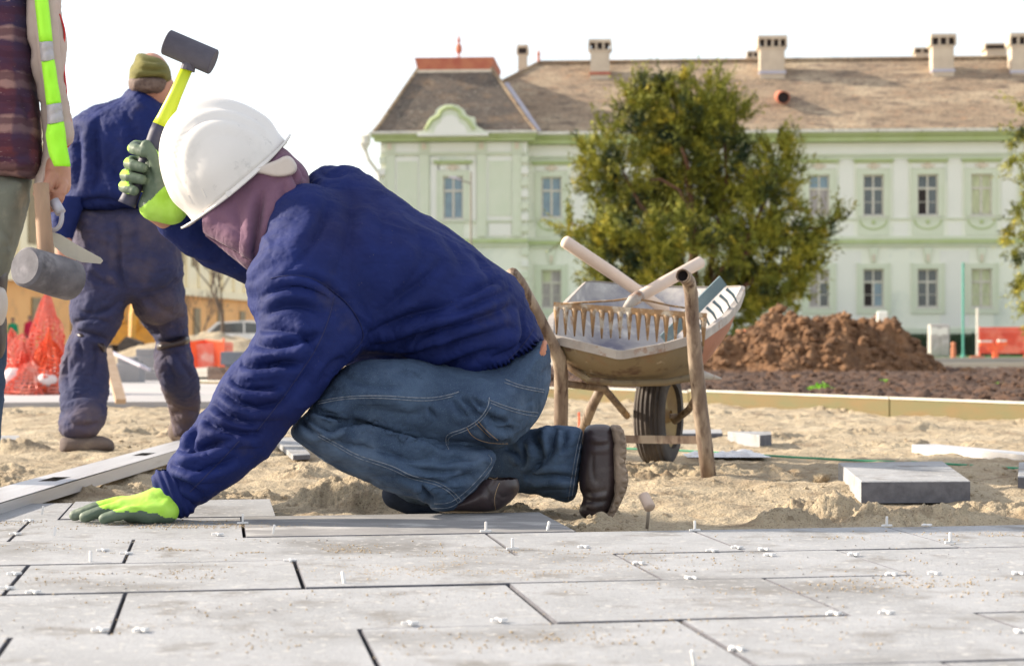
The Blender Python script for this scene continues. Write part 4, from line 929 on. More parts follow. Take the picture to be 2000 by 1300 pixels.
# --- jeans (pelvis, near thigh and shin, far shin) as one garment
BL = Body((-.56, 3.58, -.02), (.20, 4.34, .48), .0056)
thigh = [(600, 812), (612, 785), (636, 755), (660, 725), (700, 705), (800, 700), (900, 720), (960, 715), (1010, 690), (1045, 668), (1071, 662), (1074, 704), (1073, 758), (1063, 790), (1043, 826), (1015, 855), (990, 869), (954, 879), (900, 881), (875, 877), (821, 861), (763, 841), (720, 828), (665, 838), (610, 838)]
BL.inflate(thigh, [(620, 800, 3.70), (750, 780, 3.73), (900, 790, 3.83), (1040, 740, 3.92)], [(620, 800, .075), (750, 780, .105), (900, 790, .13), (1000, 780, .18), (1050, 720, .17)], .085)
shin = [(612, 796), (588, 815), (568, 840), (570, 856), (594, 874), (648, 907), (702, 935), (756, 957), (792, 968), (836, 978), (846, 997), (882, 998), (904, 982), (936, 950), (959, 920), (972, 898), (968, 884), (954, 874), (900, 872), (821, 853), (763, 834), (720, 820), (660, 800)]
BL.inflate(shin, [(600, 840, 3.70), (750, 900, 3.72), (900, 950, 3.76)], [(600, 840, .078), (750, 890, .075), (900, 940, .075)], .07, k=.004)
farshin = [(935, 872), (1008, 854), (1044, 839), (1087, 831), (1143, 833), (1139, 866), (1131, 920), (1122, 983), (1080, 974), (1044, 963), (1000, 958), (950, 960), (880, 990), (830, 985), (780, 965), (760, 950), (800, 900)]
BL.inflate(farshin, [(800, 960, 4.06), (950, 930, 4.06), (1130, 900, 4.02)], .075, .06, k=.004)
BL.cap([P(965, 770, 4.04), P(890, 860, 4.10), P(810, 935, 4.10)], [.10, .085, .065], .03)
VL, QL = BL.mesh(2); VL, QL = subdiv(VL, QL); NL = normals(VL, QL)
VL = wrinkle(VL, NL, .005, 10, (1, 1, 1.6), 13); VL = wrinkle(VL, NL, .002, 22, (1, 1, 1.4), 19); VL = wrinkle(VL, NL, .0009, 75, (1, 1, 1), 15); NL = normals(VL, QL)
B = .021
ll = [([(395, 480), (480, 490), (560, 515), (700, 560), (850, 605), (930, 630)], 1.9*B, 5), ([(160, 455), (220, 500), (300, 530), (360, 500), (430, 480)], 1.2*B, 5), ([(190, 420), (260, 460), (340, 475), (400, 478)], 1.1*B, 5), ([(130, 470), (190, 530), (260, 560)], .9*B, 5), ([(210, 400), (250, 430), (330, 440)], .6*B, 5),
      ([(1000, 345), (1060, 400), (1090, 440), (1120, 450)], 1.1*B, 6), ([(960, 360), (1000, 420), (1040, 460)], .8*B, 6), ([(1060, 350), (1100, 390), (1140, 400)], .8*B, 5), ([(1130, 440), (1200, 480), (1260, 490)], 1.1*B, 6), ([(1150, 480), (1200, 520), (1290, 520)], .8*B, 5), ([(1080, 480), (1140, 540), (1190, 590)], .5*B, 5),
      ([(270, 570), (360, 600), (480, 620), (600, 650)], .7*B, 8), ([(520, 600), (640, 660), (780, 700), (880, 660)], .8*B, 8), ([(650, 700), (760, 740), (900, 760), (1020, 740)], 1.0*B, 7), ([(640, 760), (760, 790), (870, 800), (960, 830)], .9*B, 6), ([(840, 700), (920, 700), (1000, 670), (1100, 680)], .7*B, 7),
      ([(760, 800), (820, 850), (850, 920)], .8*B, 5), ([(900, 800), (980, 790), (1060, 760)], .6*B, 6), ([(330, 200), (420, 260), (560, 290), (700, 290)], .5*B, 9), ([(480, 400), (620, 440), (760, 450), (860, 420)], .4*B, 10), ([(830, 400), (850, 440), (870, 470)], .5*B, 5),
      ([(1370, 550), (1430, 600), (1440, 680), (1400, 740), (1340, 790)], 1.2*B, 7), ([(1520, 510), (1490, 570), (1500, 640), (1440, 720)], 1.3*B, 6), ([(1560, 520), (1570, 590), (1540, 660)], .9*B, 5), ([(1340, 600), (1360, 680), (1330, 740)], .9*B, 6), ([(1330, 790), (1420, 780), (1520, 775), (1640, 790)], .9*B, 5), ([(1240, 620), (1300, 640), (1340, 700)], .8*B, 6)]
ll = [(z5(p), a, w_) for p, a, w_ in ll]; VL = folds(VL, NL, ll)
body_obj('jeans', VL, QL, M_denim, man); bl = tree_of(VL, QL)
s1 = [[(225, 372), (330, 350), (450, 340), (600, 340), (750, 352), (860, 352), (960, 330), (990, 318)], [(1235, 268), (1330, 300), (1450, 322)], [(1160, 365), (1250, 400), (1340, 425), (1420, 432)], [(1155, 350), (1150, 400), (1100, 470), (1020, 520), (920, 548), (918, 600), (935, 630)],
      [(225, 545), (330, 600), (430, 660), (560, 700), (640, 725), (720, 770), (800, 790), (880, 810), (960, 860), (1000, 905)], [(1165, 640), (1195, 690), (1160, 745), (1090, 830), (1000, 912), (940, 950), (850, 950)], [(1672, 505), (1650, 600), (1625, 740), (1600, 915)], [(1240, 250), (1320, 285), (1452, 308)]]
stitch('seam', bl, [z5(p) for p in s1], M_thread, man, .0011, lift=.0010)
s2 = [[(225, 385), (330, 362), (450, 352), (600, 354), (750, 368), (860, 366), (960, 342)], [(1165, 380), (1250, 415), (1340, 442), (1415, 452)], [(1165, 400), (1110, 480), (1030, 530), (932, 562), (930, 605)], [(225, 560), (330, 616), (430, 676), (560, 716), (640, 745), (720, 787), (800, 806), (880, 826), (950, 870), (985, 920)], [(1150, 660), (1175, 690), (1140, 740), (1070, 820), (990, 892), (930, 925), (855, 925)],
      [(1658, 510), (1634, 600), (1608, 740), (1582, 910)]]
stitch('seam', bl, [z5(p) for p in s2], M_thread, man, .0009, lift=.0010)
stitch('pocket_stitching', bl, [z5([(1030, 510), (1060, 560), (1120, 590), (1190, 600), (1255, 600)]), z5([(1080, 490), (1120, 530), (1170, 575), (1225, 590)]), z5([(1095, 480), (1140, 530), (1185, 570), (1230, 605)])], M_threadb, man, .0008, lift=.0008)
# tan belt showing under the jacket hem
BB = Body((.0, 3.72, .36), (.14, 4.1, .46), .004); BB.inflate([(1034, 700), (1050, 676), (1064, 660), (1070, 668), (1070, 702), (1044, 708)], 3.9, .10, .015, sm=1); V, Q = BB.mesh(1); body_obj('belt', V, Q, mat('tan skin and belt', (.50, .20, .11), .7, (.42, .16, .08), 14), man)
# --- boots
def boot(Bx, outline, yc, D, R, sole=None): Bx.inflate(outline, yc, D, R, k=.006)
BT = Body((-.16, 3.62, -.03), (.04, 3.92, .12), .004)
BT.inflate([(948, 930), (962, 905), (972, 893), (986, 902), (1003, 920), (1013, 938), (1016, 955), (1004, 973), (985, 990), (970, 998), (920, 1000), (870, 1001), (850, 998), (862, 985), (905, 970)], [(960, 930, 3.76), (880, 990, 3.77)], [(980, 920, .042), (880, 990, .048)], .035)
V, Q = BT.mesh(1); N = normals(V, Q); V = folds(V, N, [(z5([(1110, 830), (1150, 860), (1170, 960)]), .004, 4), (z5([(1235, 700), (1225, 760), (1180, 830), (1150, 850)]), .004, 3), (z5([(1200, 860), (1230, 900), (1290, 860)]), .003, 3)]); body_obj('boot', V, Q, M_boot, man); b1 = tree_of(V, Q)
stitch('sole', b1, [[(1014, 938), (1017, 954), (1005, 973), (985, 991), (970, 999)]], M_nseam, man, .006, lift=-.002)
stitch('boot_seam', b1, [z5([(1235, 705), (1238, 760), (1200, 830), (1180, 900), (1190, 960)]), z5([(1140, 780), (1200, 800), (1215, 720)])], M_threadb, man, .0007, lift=.0004)
BT = Body((.12, 3.80, -.06), (.28, 4.20, .24), .004)
BT.inflate([(1140, 832), (1165, 827), (1194, 829), (1207, 855), (1206, 900), (1208, 930), (1205, 965), (1192, 998), (1177, 1020), (1155, 1019), (1132, 1006), (1130, 993), (1141, 972), (1131, 955), (1131, 925), (1138, 870)], 4.0, [(1170, 850, .05), (1160, 950, .05), (1160, 1000, .045)], .04)
V, Q = BT.mesh(1); N = normals(V, Q)
V = folds(V, N, [(z5([(1690, 540), (1740, 560), (1800, 550)]), .004, 4), (z5([(1680, 600), (1740, 615), (1810, 600)]), .003, 4), (z5([(1660, 860), (1730, 870), (1800, 850)]), .004, 4), (z5([(1670, 900), (1740, 920), (1810, 900)]), .004, 4), (z5([(1660, 945), (1720, 975), (1790, 960)]), .003, 4), (z5([(1720, 650), (1710, 740), (1730, 820)]), .003, 4)])
body_obj('boot', V, Q, M_boot, man); b2 = tree_of(V, Q)
BS = Body((.18, 3.84, -.06), (.32, 4.16, .25), .0036)
BS.inflate([(1190, 830), (1203, 829), (1214, 838), (1221, 860), (1220, 892), (1217, 905), (1224, 925), (1224, 945), (1214, 972), (1198, 1003), (1180, 1022), (1172, 1020), (1190, 995), (1200, 965), (1198, 900), (1196, 850)], 4.0, [(1210, 860, .045), (1215, 940, .052), (1190, 1000, .045)], .012, sm=1, pw=3)
V, Q = BS.mesh(1); N = normals(V, Q); px, py = pix(V); V = V+N*(.0035*np.sign(np.sin(py*.33)*np.sin(V[:, 1]*210+.6))*smoothst(.2, .7, N[:, 0]))[:, None]; V = wrinkle(V, N, .002, 60, (1, 1, 1), 4)
body_obj('sole', V, Q, M_sole, man)
# far toe under the knee
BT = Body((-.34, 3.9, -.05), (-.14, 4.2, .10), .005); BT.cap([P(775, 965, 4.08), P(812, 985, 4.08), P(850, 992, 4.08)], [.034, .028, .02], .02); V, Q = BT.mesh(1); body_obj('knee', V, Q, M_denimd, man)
# --- head under the hood, hood, helmet
HDY = 3.88
fwd = Vector((-.757, -.03, -.653)).normalized(); upv = Vector((-.653, -.15, .757)); upv = (upv-fwd*upv.dot(fwd)).normalized(); sid = fwd.cross(upv).normalized()
hc = P(465, 372, HDY)
BH = Body((hc.x-.16, HDY-.13, hc.z-.2), (hc.x+.2, HDY+.13, hc.z+.14), .005)
Mh = np.array([list(fwd), list(sid), list(upv)]).T
BH.ell(hc-upv*.01, (.092, .070, .10), M=Mh); BH.ell(hc+fwd*.005-upv*.08, (.055, .05, .06), .02, M=Mh); BH.ell(hc+fwd*.088-upv*.045, (.02, .014, .026), .012, M=Mh)
BH.cap([hc-upv*.06-fwd*.03, P(560, 470, HDY+.02)], [.065, .075], .03)
for sgn in (-1, 1): BH.ell(hc+sid*sgn*.070-upv*.03, (.020, .009, .034), .004, M=Mh); BH.ell(hc+fwd*.092+sid*sgn*.032-upv*.025, (.014, .016, .011), .008, M=Mh, cut=True)
BH.ell(hc+fwd*.088-upv*.085, (.012, .026, .006), .004, M=Mh, cut=True)
V, Q = BH.mesh(1); body_obj('head', V, Q, M_skin, man)
BO_ = Body((-.66, 3.66, .40), (-.36, 4.10, .84), .0045)
hoodp = [(560, 292), (575, 308), (592, 322), (604, 342), (604, 370), (590, 410), (566, 455), (536, 500), (518, 518), (488, 532), (474, 522), (460, 510), (428, 487), (396, 463), (366, 441), (375, 420), (385, 380), (430, 335), (480, 305), (525, 288), (545, 284)]
BO_.inflate(hoodp, HDY, [(480, 460, .122), (570, 390, .118), (390, 440, .092), (430, 405, .090), (480, 360, .092), (520, 335, .096), (560, 310, .088), (430, 320, .078), (500, 285, .078)], .05)
BO_.cap([P(368, 470, HDY), P(440, 540, HDY)], [.045, .05], .012, cut=True)       # face opening
V, Q = BO_.mesh(2); N = normals(V, Q)
V, Q = subdiv(V, Q); N = normals(V, Q)
V = folds(V, N, [(z3([(415, 1020), (500, 1065), (600, 1120), (680, 1165), (722, 1195)]), .008, 4), (z3([(765, 830), (752, 930), (740, 1050), (728, 1180)]), .020, 7), (z3([(870, 780), (880, 900), (850, 1000), (790, 1110)]), .012, 8), (z3([(900, 740), (925, 800), (950, 860)]), .010, 5), (z3([(930, 700), (955, 750), (985, 800)]), .009, 4), (z3([(640, 880), (650, 980), (700, 1090)]), .006, 9), (z3([(500, 960), (600, 1000), (690, 1080)]), .005, 8), (z3([(960, 740), (950, 850), (900, 950)]), .008, 6)])
V = wrinkle(V, normals(V, Q), .0015, 30, (1, 1, 1), 8); body_obj('hood', V, Q, M_hood, man); bh = tree_of(V, Q)
stitch('seam', bh, [z3([(420, 1018), (500, 1058), (600, 1113), (680, 1158), (722, 1190), (724, 1215)])], M_hood, man, .0014)
# helmet : shell generated in its own frame
def HL(f_, s_, u_): return hcen+fwd*f_+sid*s_+upv*u_
hcen = P(452, 346, HDY)-upv*.022-fwd*.009
hat = empty('hard_hat', hcen, parent=None); hat.parent = man; hat.location = hcen-man.location; hat['label'] = 'scuffed white hard hat with moulded ridges'
nu, nv = 72, 30; v = []; f = []
Lh, Wh, Hh = .131, .110, .184
for j in range(nv+1):
    a = PI/2*j/nv
    for i in range(nu):
        t = 2*PI*i/nu; cf, sf = math.cos(t), math.sin(t)
        rr_ = math.cos(a)**.95; fx = Lh*rr_*cf*(1.0 if cf > 0 else .97); sx = Wh*rr_*sf; uz = Hh*math.sin(a)**.98
        # three raised ribs over the crown
        rib = 0
        for c_, wd, hh_ in ((0, .034, .011), (.056, .008, .006), (-.056, .008, .006), (.078, .007, .005), (-.078, .007, .005)): rib += math.exp(-(((sx-c_)/wd)**2)**2)*hh_
        rib *= smoothst(.10, .35, math.sin(a))
        side = math.exp(-((abs(sx)-Wh*.93)/.03)**2)*math.exp(-((uz-.05)/.03)**2)*.003
        k = 1+rib/.13+side/.1; v.append(HL(fx*k, sx*k, uz*k+.0))
for j in range(nv):
    for i in range(nu): f.append((j*nu+i, j*nu+(i+1) % nu, (j+1)*nu+(i+1) % nu, (j+1)*nu+i))
# brim: flares, long peak in front, shorter at the back
b0 = len(v); nb = 6
for j in range(nb+1):
    q = j/nb
    for i in range(nu):
        t = 2*PI*i/nu; cf, sf = math.cos(t), math.sin(t); fr = max(0, cf)**2.2; bk = max(0, -cf)**3
        ext = .006+.027*fr+.016*bk; dn = -.004*q+.012*q*q*fr+.012*q*bk-.006*q*(abs(sf))
        v.append(HL((Lh*(1.0 if cf > 0 else .97)+ext*q)*cf, (Wh+.006*q+ext*.3*q)*sf, dn))
for j in range(nb):
    for i in range(nu): a_, b_ = b0+j*nu, b0+(j+1)*nu; f.append((b_+i, b_+(i+1) % nu, a_+(i+1) % nu, a_+i))
shell = mk('shell', v, f, M_hat, hat, smooth=True); sm_ = shell.modifiers.new('thick', 'SOLIDIFY'); sm_.thickness = .0042; sm_.offset = -1
bs = BVHTree.FromPolygons([tuple(p) for p in v], f)
def hat_box(c3, half, name, lift=.002):     # small moulded socket sitting on the shell side
    (x0, y0), (x1, y1) = c3; pts = []
    dx, dy = x1-x0, y1-y0; L = math.hypot(dx, dy); nx_, ny_ = -dy/L*half, dx/L*half
    cs = [(x0+nx_, y0+ny_), (x1+nx_, y1+ny_), (x1-nx_, y1-ny_), (x0-nx_, y0-ny_)]
    q = [on_surface(bs, *c) for c in cs]
    if any(k is None for k in q): return
    n = (q[1]-q[0]).cross(q[3]-q[0]).normalized(); n = -n if n.y > 0 else n
    mb = MB(); a = [p-n*.002 for p in q]; cc = sum(q, Vector())/4; b = [cc+(p-cc)*.88+n*lift*2 for p in q]
    mb.add(a+b, [(0, 1, 5, 4), (1, 2, 6, 5), (2, 3, 7, 6), (3, 0, 4, 7), (4, 5, 6, 7)]); mb.obj(name, M_hat, hat)
hat_box(((452, 352), (486, 324)), 8, 'accessory_slot', .002); hat_box(((372, 389), (404, 374)), 11, 'accessory_slot', .003); hat_box(((528, 285), (545, 268)), 6, 'accessory_slot', .002)
mb = MB(); mb.lathe([(0, 0), (.006, 0), (.006, .009), (0, .009)], P(447, 379, HDY-.104), (0, -1, 0), 10); mb.obj('clip', M_hat, hat)
# cream nape strap of the harness
BN = Body((-.58, 3.70, .72), (-.42, 4.06, .82), .0035)
BN.inflate([(498, 326), (520, 318), (540, 312), (557, 303), (570, 306), (582, 325), (578, 340), (560, 347), (538, 348), (512, 342), (490, 338)], HDY, [(500, 330, .104), (575, 330, .112)], .008, sm=1, pw=4)
V, Q = BN.mesh(1); o = mk('nape_strap', V, Q, M_strapw, hat, smooth=True)
# --- glove pressed on the slab (left hand, palm down, fingers pointing left)
def glove_flat():
    Z0 = .4-.4/1.13                                       # slab top in sculpt units
    Bg = Body((-.96, 3.40, Z0-.012), (-.62, 3.74, Z0+.12), .0030)
    def q(px, Y, z): return ((px-1000)/F*Y, Y, Z0+z)
    fk = .004
    Bg.cap([q(290, 3.545, .016), q(252, 3.530, .024), q(222, 3.528, .018), q(203, 3.528, .012)], [.015, .0125, .0115, .0105], fk)
    Bg.cap([q(290, 3.565, .022), q(236, 3.560, .032), q(196, 3.558, .023), q(165, 3.558, .012)], [.015, .0135, .012, .0108], fk)
    Bg.cap([q(290, 3.59, .026), q(230, 3.588, .037), q(182, 3.588, .026), q(146, 3.59, .0125)], [.015, .0138, .0125, .011], fk)
    Bg.cap([q(290, 3.615, .026), q(238, 3.616, .036), q(195, 3.620, .025), q(163, 3.624, .012)], [.015, .0135, .012, .011], fk)
    Bg.cap([q(320, 3.615, .022), q(295, 3.645, .019), q(262, 3.665, .015), q(240, 3.67, .012)], [.016, .0145, .013, .0115], fk)
    Bg.cap([q(250, 3.575, .026), q(300, 3.58, .036), q(326, 3.59, .046), q(340, 3.595, .060)], [.022, .030, .032, .032], .014)
    Bg.cap([q(255, 3.60, .028), q(310, 3.60, .036)], [.020, .028], .012); Bg.cap([q(255, 3.55, .018), q(325, 3.56, .024)], [.016, .025], .012)
    Bg.clip((0, 0, -1), (0, 0, Z0+.0008)); return Bg
V, Q = glove_flat().mesh(1); V = wrinkle(V, normals(V, Q), .0009, 60, (1, 1, 1), 2)
o = body_obj('glove', V, Q, M_lime, man); o.data.materials.append(M_coat)
def two_tone(o, test):
    me = o.data; c = np.empty(len(me.polygons)*3); me.polygons.foreach_get('center', c); c = c.reshape(-1, 3)+np.array(o.matrix_basis.translation)+np.array(man.location)
    me.polygons.foreach_set('material_index', test(c).astype(np.int32))
def t1(c):
    px, py = pix(c); wv = 5*np.sin(px*.21)+3*np.sin(px*.09+1); bnd = np.interp(px, [130, 185, 196, 230, 262, 300, 330, 350], [940, 978, 990, 1000, 997, 1001, 1010, 1016])
    return (py+wv*.3 > bnd)
two_tone(o, t1)
# --- raised glove gripping the mallet
HY = 3.98
hA, hB = P(251, 392, HY), P(310, 250, HY)            # handle axis through the fist
mdir = (hB-hA).normalized()
BF = Body((hA.x-.09, HY-.10, hA.z-.09), (hA.x+.20, HY+.12, hA.z+.20), .0031)
pf = lambda x, y, dy: tuple(P(x, y, HY+dy))
for (y, xl, xr, kx) in ((292, 258, 286, 0), (322, 250, 286, 0), (345, 243, 284, 0), (367, 240, 268, 0)):
    # each finger wraps round the handle: knuckle left, tip back on the palm side facing the camera
    BF.cap([pf(xr+18, y-3, .035), pf(xl+6, y-6, .034), pf(xl-2+4, y-2, .004), pf(xl+10, y+1, -.028), pf(xr-6, y+6, -.038)], [.014, .0135, .0128, .0122, .0108], .0035)
BF.cap([pf(306, 395, .0), pf(312, 370, .0), pf(305, 330, .012), pf(298, 300, .02)], [.030, .036, .036, .026], .012)
BF.cap([pf(316, 375, -.012), pf(318, 345, -.024), pf(303, 312, -.036), pf(286, 284, -.034)], [.024, .020, .0145, .0125], .006)   # thumb
BF.cap([pf(300, 402, .0), pf(335, 408, .01)], [.033, .035], .01)
V, Q = BF.mesh(1); V = wrinkle(V, normals(V, Q), .001, 55, (1, 1, 1), 6)
o = body_obj('glove', V, Q, M_lime, man); o.data.materials.append(M_coat)
def t2(c):
    px, py = pix(c); edge = np.interp(py, [270, 300, 330, 360, 385, 410], [296, 308, 318, 324, 300, 270])
    lime = (px > edge) | (py > 404+(px-290)*-.45) | ((px < 252) & (np.sin(py*.27-1.2) > .3)); return (~lime) & (c[:, 1] < HY+.03)
two_tone(o, t2)
BW = Body((-.86, 3.86, .64), (-.68, 4.14, .80), .004); BW.cap([P(300, 405, 4.0), P(345, 432, 4.06)], [.030, .034], .01); V, Q = BW.mesh(1); body_obj('wrist', V, Q, M_skin, man)
# --- the mallet in that hand (a thing of its own)
M_rub = mat('dark mallet rubber', (.055, .05, .07), .7, (.085, .08, .105), 12, 5, .3, 90, bdist=.001, stains=[((.16, .15, .18), 9, .58, .75)])
M_yel = mat('yellow green fibreglass handle', (.60, .70, .02), .45, (.50, .60, .02), 5); M_grip = mat('dark rubber grip', (.03, .03, .06), .6, (.05, .05, .09), 20)
mal = empty('rubber_mallet', hA, 'black rubber mallet with yellow green shaft swung up in the gloved fist', 'mallet')
hT = P(366, 132, HY-.0)
def along(t): return hA.lerp(hT, t)
mb = MB(); mb.tube([along(-.03), along(0), along(.15), along(.35), along(.50), along(.56)], [.021, .020, .0165, .017, .021, .021], 14, flat=1.0); mb.obj('grip', M_grip, mal, smooth=True)
mb = MB(); mb.tube([along(.561), along(.62), along(.8), along(1.0)], [.021, .0185, .0145, .0135], 14); mb.obj('shaft', M_yel, mal, smooth=True)
hh = (P(416, 120, HY)-P(325, 81, HY)); ha_ = hh.normalized(); hc_ = P(371, 102, HY)
mb = MB(); mb.lathe([(0, -.057), (.0275, -.057), (.0292, -.0553), (.0292, .0553), (.0275, .057), (0, .057)], hc_, ha_, 28); mb.obj('head', M_rub, mal)
mb = MB(); pa = P(366, 138, HY); mb.tube([pa, pa+Vector((.004, 0, .016))], [.017, .015], 12); mb.obj('collar', M_rub, mal)

# the figure was modelled at sculpt scale; set it down at full size on the paving (his base on the slab, mallet with him)
KM = 1.13
def set_down(o): L = Vector(o.location); o.location = Vector((L.x*KM, L.y*KM, CAMH+(L.z-CAMH)*KM)); o.scale = (KM, KM, KM)
set_down(man); set_down(mal)
# ================================================================ THE MAN SEEN FROM BEHIND
def t6(l): return [(x/2.6, 400+y/2.6) for x, y in l]
def t1z(l): return [(x/2.889, y/2.889) for x, y in l]
M_work = mat('dusty navy work cloth', (.018, .023, .075), .9, (.030, .030, .085), 5, 6, .3, 300, bdist=.001, stains=[((.12, .088, .095), 2.2, .47, .68), ((.14, .11, .11), 5, .60, .74)], fine=((.2, .18, .18), 160, .72, .76))
M_khaki = mat('khaki knit', (.17, .155, .045), .95, (.12, .11, .03), 12, 5, .5, 160, bdist=.002, stretch=(1, 1, 4))
M_hair = mat('greying brown hair', (.09, .055, .045), .8, (.16, .11, .09), 60)
w2b = Vector(G(172, 886, -.045)); w2 = empty('person', (w2b.x, 7.4, -.045), 'man walking away in dusty navy workwear, khaki cap and strapped knees', 'person')
W2 = 7.4
B2 = Body((-2.0, 7.0, .80), (-1.28, 7.75, 1.52), .009)
jk = [(140, 232), (173, 211), (215, 199), (242, 189), (249, 175), (262, 169), (285, 171), (301, 183), (315, 205), (341, 220), (356, 230), (372, 262), (385, 330), (372, 400), (345, 408), (277, 409), (208, 412), (160, 414), (140, 412), (128, 400), (128, 381), (127, 325), (132, 284), (134, 262)]
B2.inflate(jk, W2, [(150, 300, .11), (250, 260, .16), (250, 390, .16), (370, 350, .11)], .10)
V, Q = B2.mesh(2); V, Q = subdiv(V, Q); V = wrinkle(V, normals(V, Q), .010, 6, (1, 1, 1.4), 21); V = wrinkle(V, normals(V, Q), .004, 18, (1, 1, 1), 22)
V = folds(V, normals(V, Q), [(t1z(p), a, w_) for p, a, w_ in (([(560, 640), (540, 800), (560, 960), (520, 1100)], .016, 7), ([(440, 700), (450, 900), (430, 1080)], .016, 6), ([(700, 620), (760, 760), (760, 900)], .012, 8), ([(420, 1150), (560, 1120), (700, 1150)], .016, 5), ([(600, 900), (680, 1020), (780, 1100)], .012, 7), ([(840, 640), (900, 800), (900, 950)], .012, 7))])
body_obj('jacket', V, Q, M_navy, w2)
BA_ = Body((-2.0, 7.0, .62), (-1.75, 7.5, 1.0), .007); BA_.cap([P(140, 360, 7.32), P(128, 410, 7.28), P(120, 462, 7.25)], [.075, .06, .045], .02); V, Q = BA_.mesh(1); V = wrinkle(V, normals(V, Q), .006, 16, (1, 1, 2), 4); body_obj('sleeve', V, Q, M_navy, w2)
BA_ = Body((-2.0, 7.0, .55), (-1.75, 7.5, .95), .005); h0 = P(124, 472, 7.24)
BA_.cap([h0, h0+Vector((.005, 0, -.06))], [.034, .036], .01)
for k in range(4): a = h0+Vector((-.028+.019*k, -.015, -.085)); BA_.cap([a, a+Vector((.004, .004, -.035)), a+Vector((.004, .025, -.055))], [.0115, .0105, .009], .003)
a = h0+Vector((.035, -.01, -.05)); BA_.cap([a, a+Vector((.01, .005, -.04))], [.012, .010], .004)
V, Q = BA_.mesh(1); body_obj('hand', V, Q, M_skin, w2)
B3 = Body((-2.02, 7.0, -.06), (-1.22, 8.35, 1.02), .0095)
B3.inflate([(140, 405), (210, 403), (330, 400), (346, 440), (352, 492), (357, 545), (330, 580), (262, 590), (200, 590), (146, 560), (142, 496), (140, 450)], W2+.02, .15, .10)
B3.inflate([(146, 540), (150, 560), (138, 592), (137, 615), (147, 646), (128, 670), (122, 690), (120, 727), (117, 785), (116, 820), (119, 858), (190, 856), (207, 815), (212, 746), (209, 700), (203, 680), (229, 648), (243, 608), (256, 575), (250, 520), (170, 500)], [(180, 560, 7.42), (170, 700, 7.40), (160, 860, 7.24)], [(190, 560, .14), (170, 700, .10), (160, 860, .085)], .08, k=.02)
B3.inflate([(242, 540), (256, 577), (266, 614), (282, 640), (304, 655), (306, 672), (302, 700), (304, 725), (318, 760), (330, 790), (338, 825), (338, 858), (374, 850), (391, 800), (389, 746), (376, 700), (368, 668), (364, 620), (358, 555), (350, 500), (280, 480)], [(300, 560, 7.46), (330, 700, 7.62), (350, 850, 7.95)], [(310, 560, .14), (330, 700, .10), (350, 850, .085)], .08, k=.02)
V, Q = B3.mesh(2); V, Q = subdiv(V, Q); V = wrinkle(V, normals(V, Q), .012, 6, (1, 1, 1.5), 31); V = wrinkle(V, normals(V, Q), .005, 17, (1, 1, 1.2), 32)
fl = [([(600, 60), (610, 200), (600, 330), (650, 460)], .022, 5), ([(370, 520), (450, 560), (560, 530), (630, 470)], .022, 5), ([(370, 600), (460, 570), (560, 600)], .022, 5), ([(380, 640), (470, 660), (560, 690)], .026, 5), ([(440, 330), (520, 400), (620, 420)], .016, 6), ([(700, 560), (780, 640), (880, 600), (950, 560)], .022, 6), ([(800, 700), (880, 690), (960, 680)], .026, 5),
      ([(400, 690), (420, 780)], .018, 4), ([(480, 690), (490, 790), (470, 880)], .018, 5), ([(340, 720), (330, 850), (360, 950)], .014, 6), ([(330, 1000), (400, 960), (500, 980)], .014, 6), ([(320, 1100), (420, 1130), (520, 1100)], .016, 6), ([(830, 760), (880, 860), (900, 980)], .016, 6), ([(880, 740), (940, 830), (980, 900)], .014, 6), ([(870, 1060), (940, 1040), (1010, 1060)], .016, 5), ([(720, 420), (800, 520), (900, 560)], .014, 7)]
V = folds(V, normals(V, Q), [(t6(p), a*.8, w_) for p, a, w_ in fl]); body_obj('trousers', V, Q, M_work, w2)
def strap(path, r, w_, name='knee_strap'):
    mb = MB(); mb.tube(path, r, 10, flat=w_); return mb.obj(name, M_boot, w2, smooth=True)
BS_ = Body((-1.98, 7.1, .30), (-1.3, 7.9, .52), .008)
for pl_, yy_, dd_ in (([(145, 652), (152, 645), (180, 655), (205, 668), (209, 672), (207, 690), (200, 690), (175, 668), (150, 664)], 7.40, .112), ([(304, 668), (335, 663), (369, 652), (372, 672), (340, 682), (306, 688)], 7.60, .115)):
    BS_ = Body((-1.98, 7.1, .30), (-1.3, 7.9, .52), .008); BS_.inflate(pl_, yy_, dd_, .02, sm=1); V, Q = BS_.mesh(1); body_obj('knee_strap', V, Q, M_boot, w2)

BT = Body((-1.98, 6.95, -.07), (-1.5, 7.6, .12), .006)
BT.inflate([(118, 850), (190, 850), (205, 852), (221, 860), (225, 872), (221, 882), (200, 885), (172, 890), (140, 889), (116, 886), (116, 868)], 7.24, [(130, 870, .07), (210, 872, .055)], .035)
V, Q = BT.mesh(1); M_dboot = mat('dusty boots', (.10, .075, .07), .9, (.16, .12, .10), 9, 5, .4, 90, bdist=.002, stains=[((.26, .20, .15), 8, .55, .7)]); body_obj('boot', V, Q, M_dboot, w2)
BT = Body((-1.55, 7.7, -.07), (-1.3, 8.3, .10), .007); BT.cap([P(352, 842, 7.98), P(368, 848, 7.95)], [.055, .05], .02); V, Q = BT.mesh(1); body_obj('boot', V, Q, M_dboot, w2)
BHd = Body((-1.65, 7.2, 1.38), (-1.35, 7.65, 1.66), .006); hcn = P(296, 158, W2)
BHd.ell(hcn+Vector((.0, .0, .0)), (.082, .10, .115)); BHd.cap([hcn+Vector((-.01, .01, -.05)), P(284, 195, W2)], [.062, .068], .03); BHd.ell(hcn+Vector((.083, .02, -.03)), (.012, .022, .032), .006); BHd.ell(hcn+Vector((.05, .085, -.03)), (.03, .03, .03), .02)
V, Q = BHd.mesh(1); body_obj('head', V, Q, M_skin, w2)
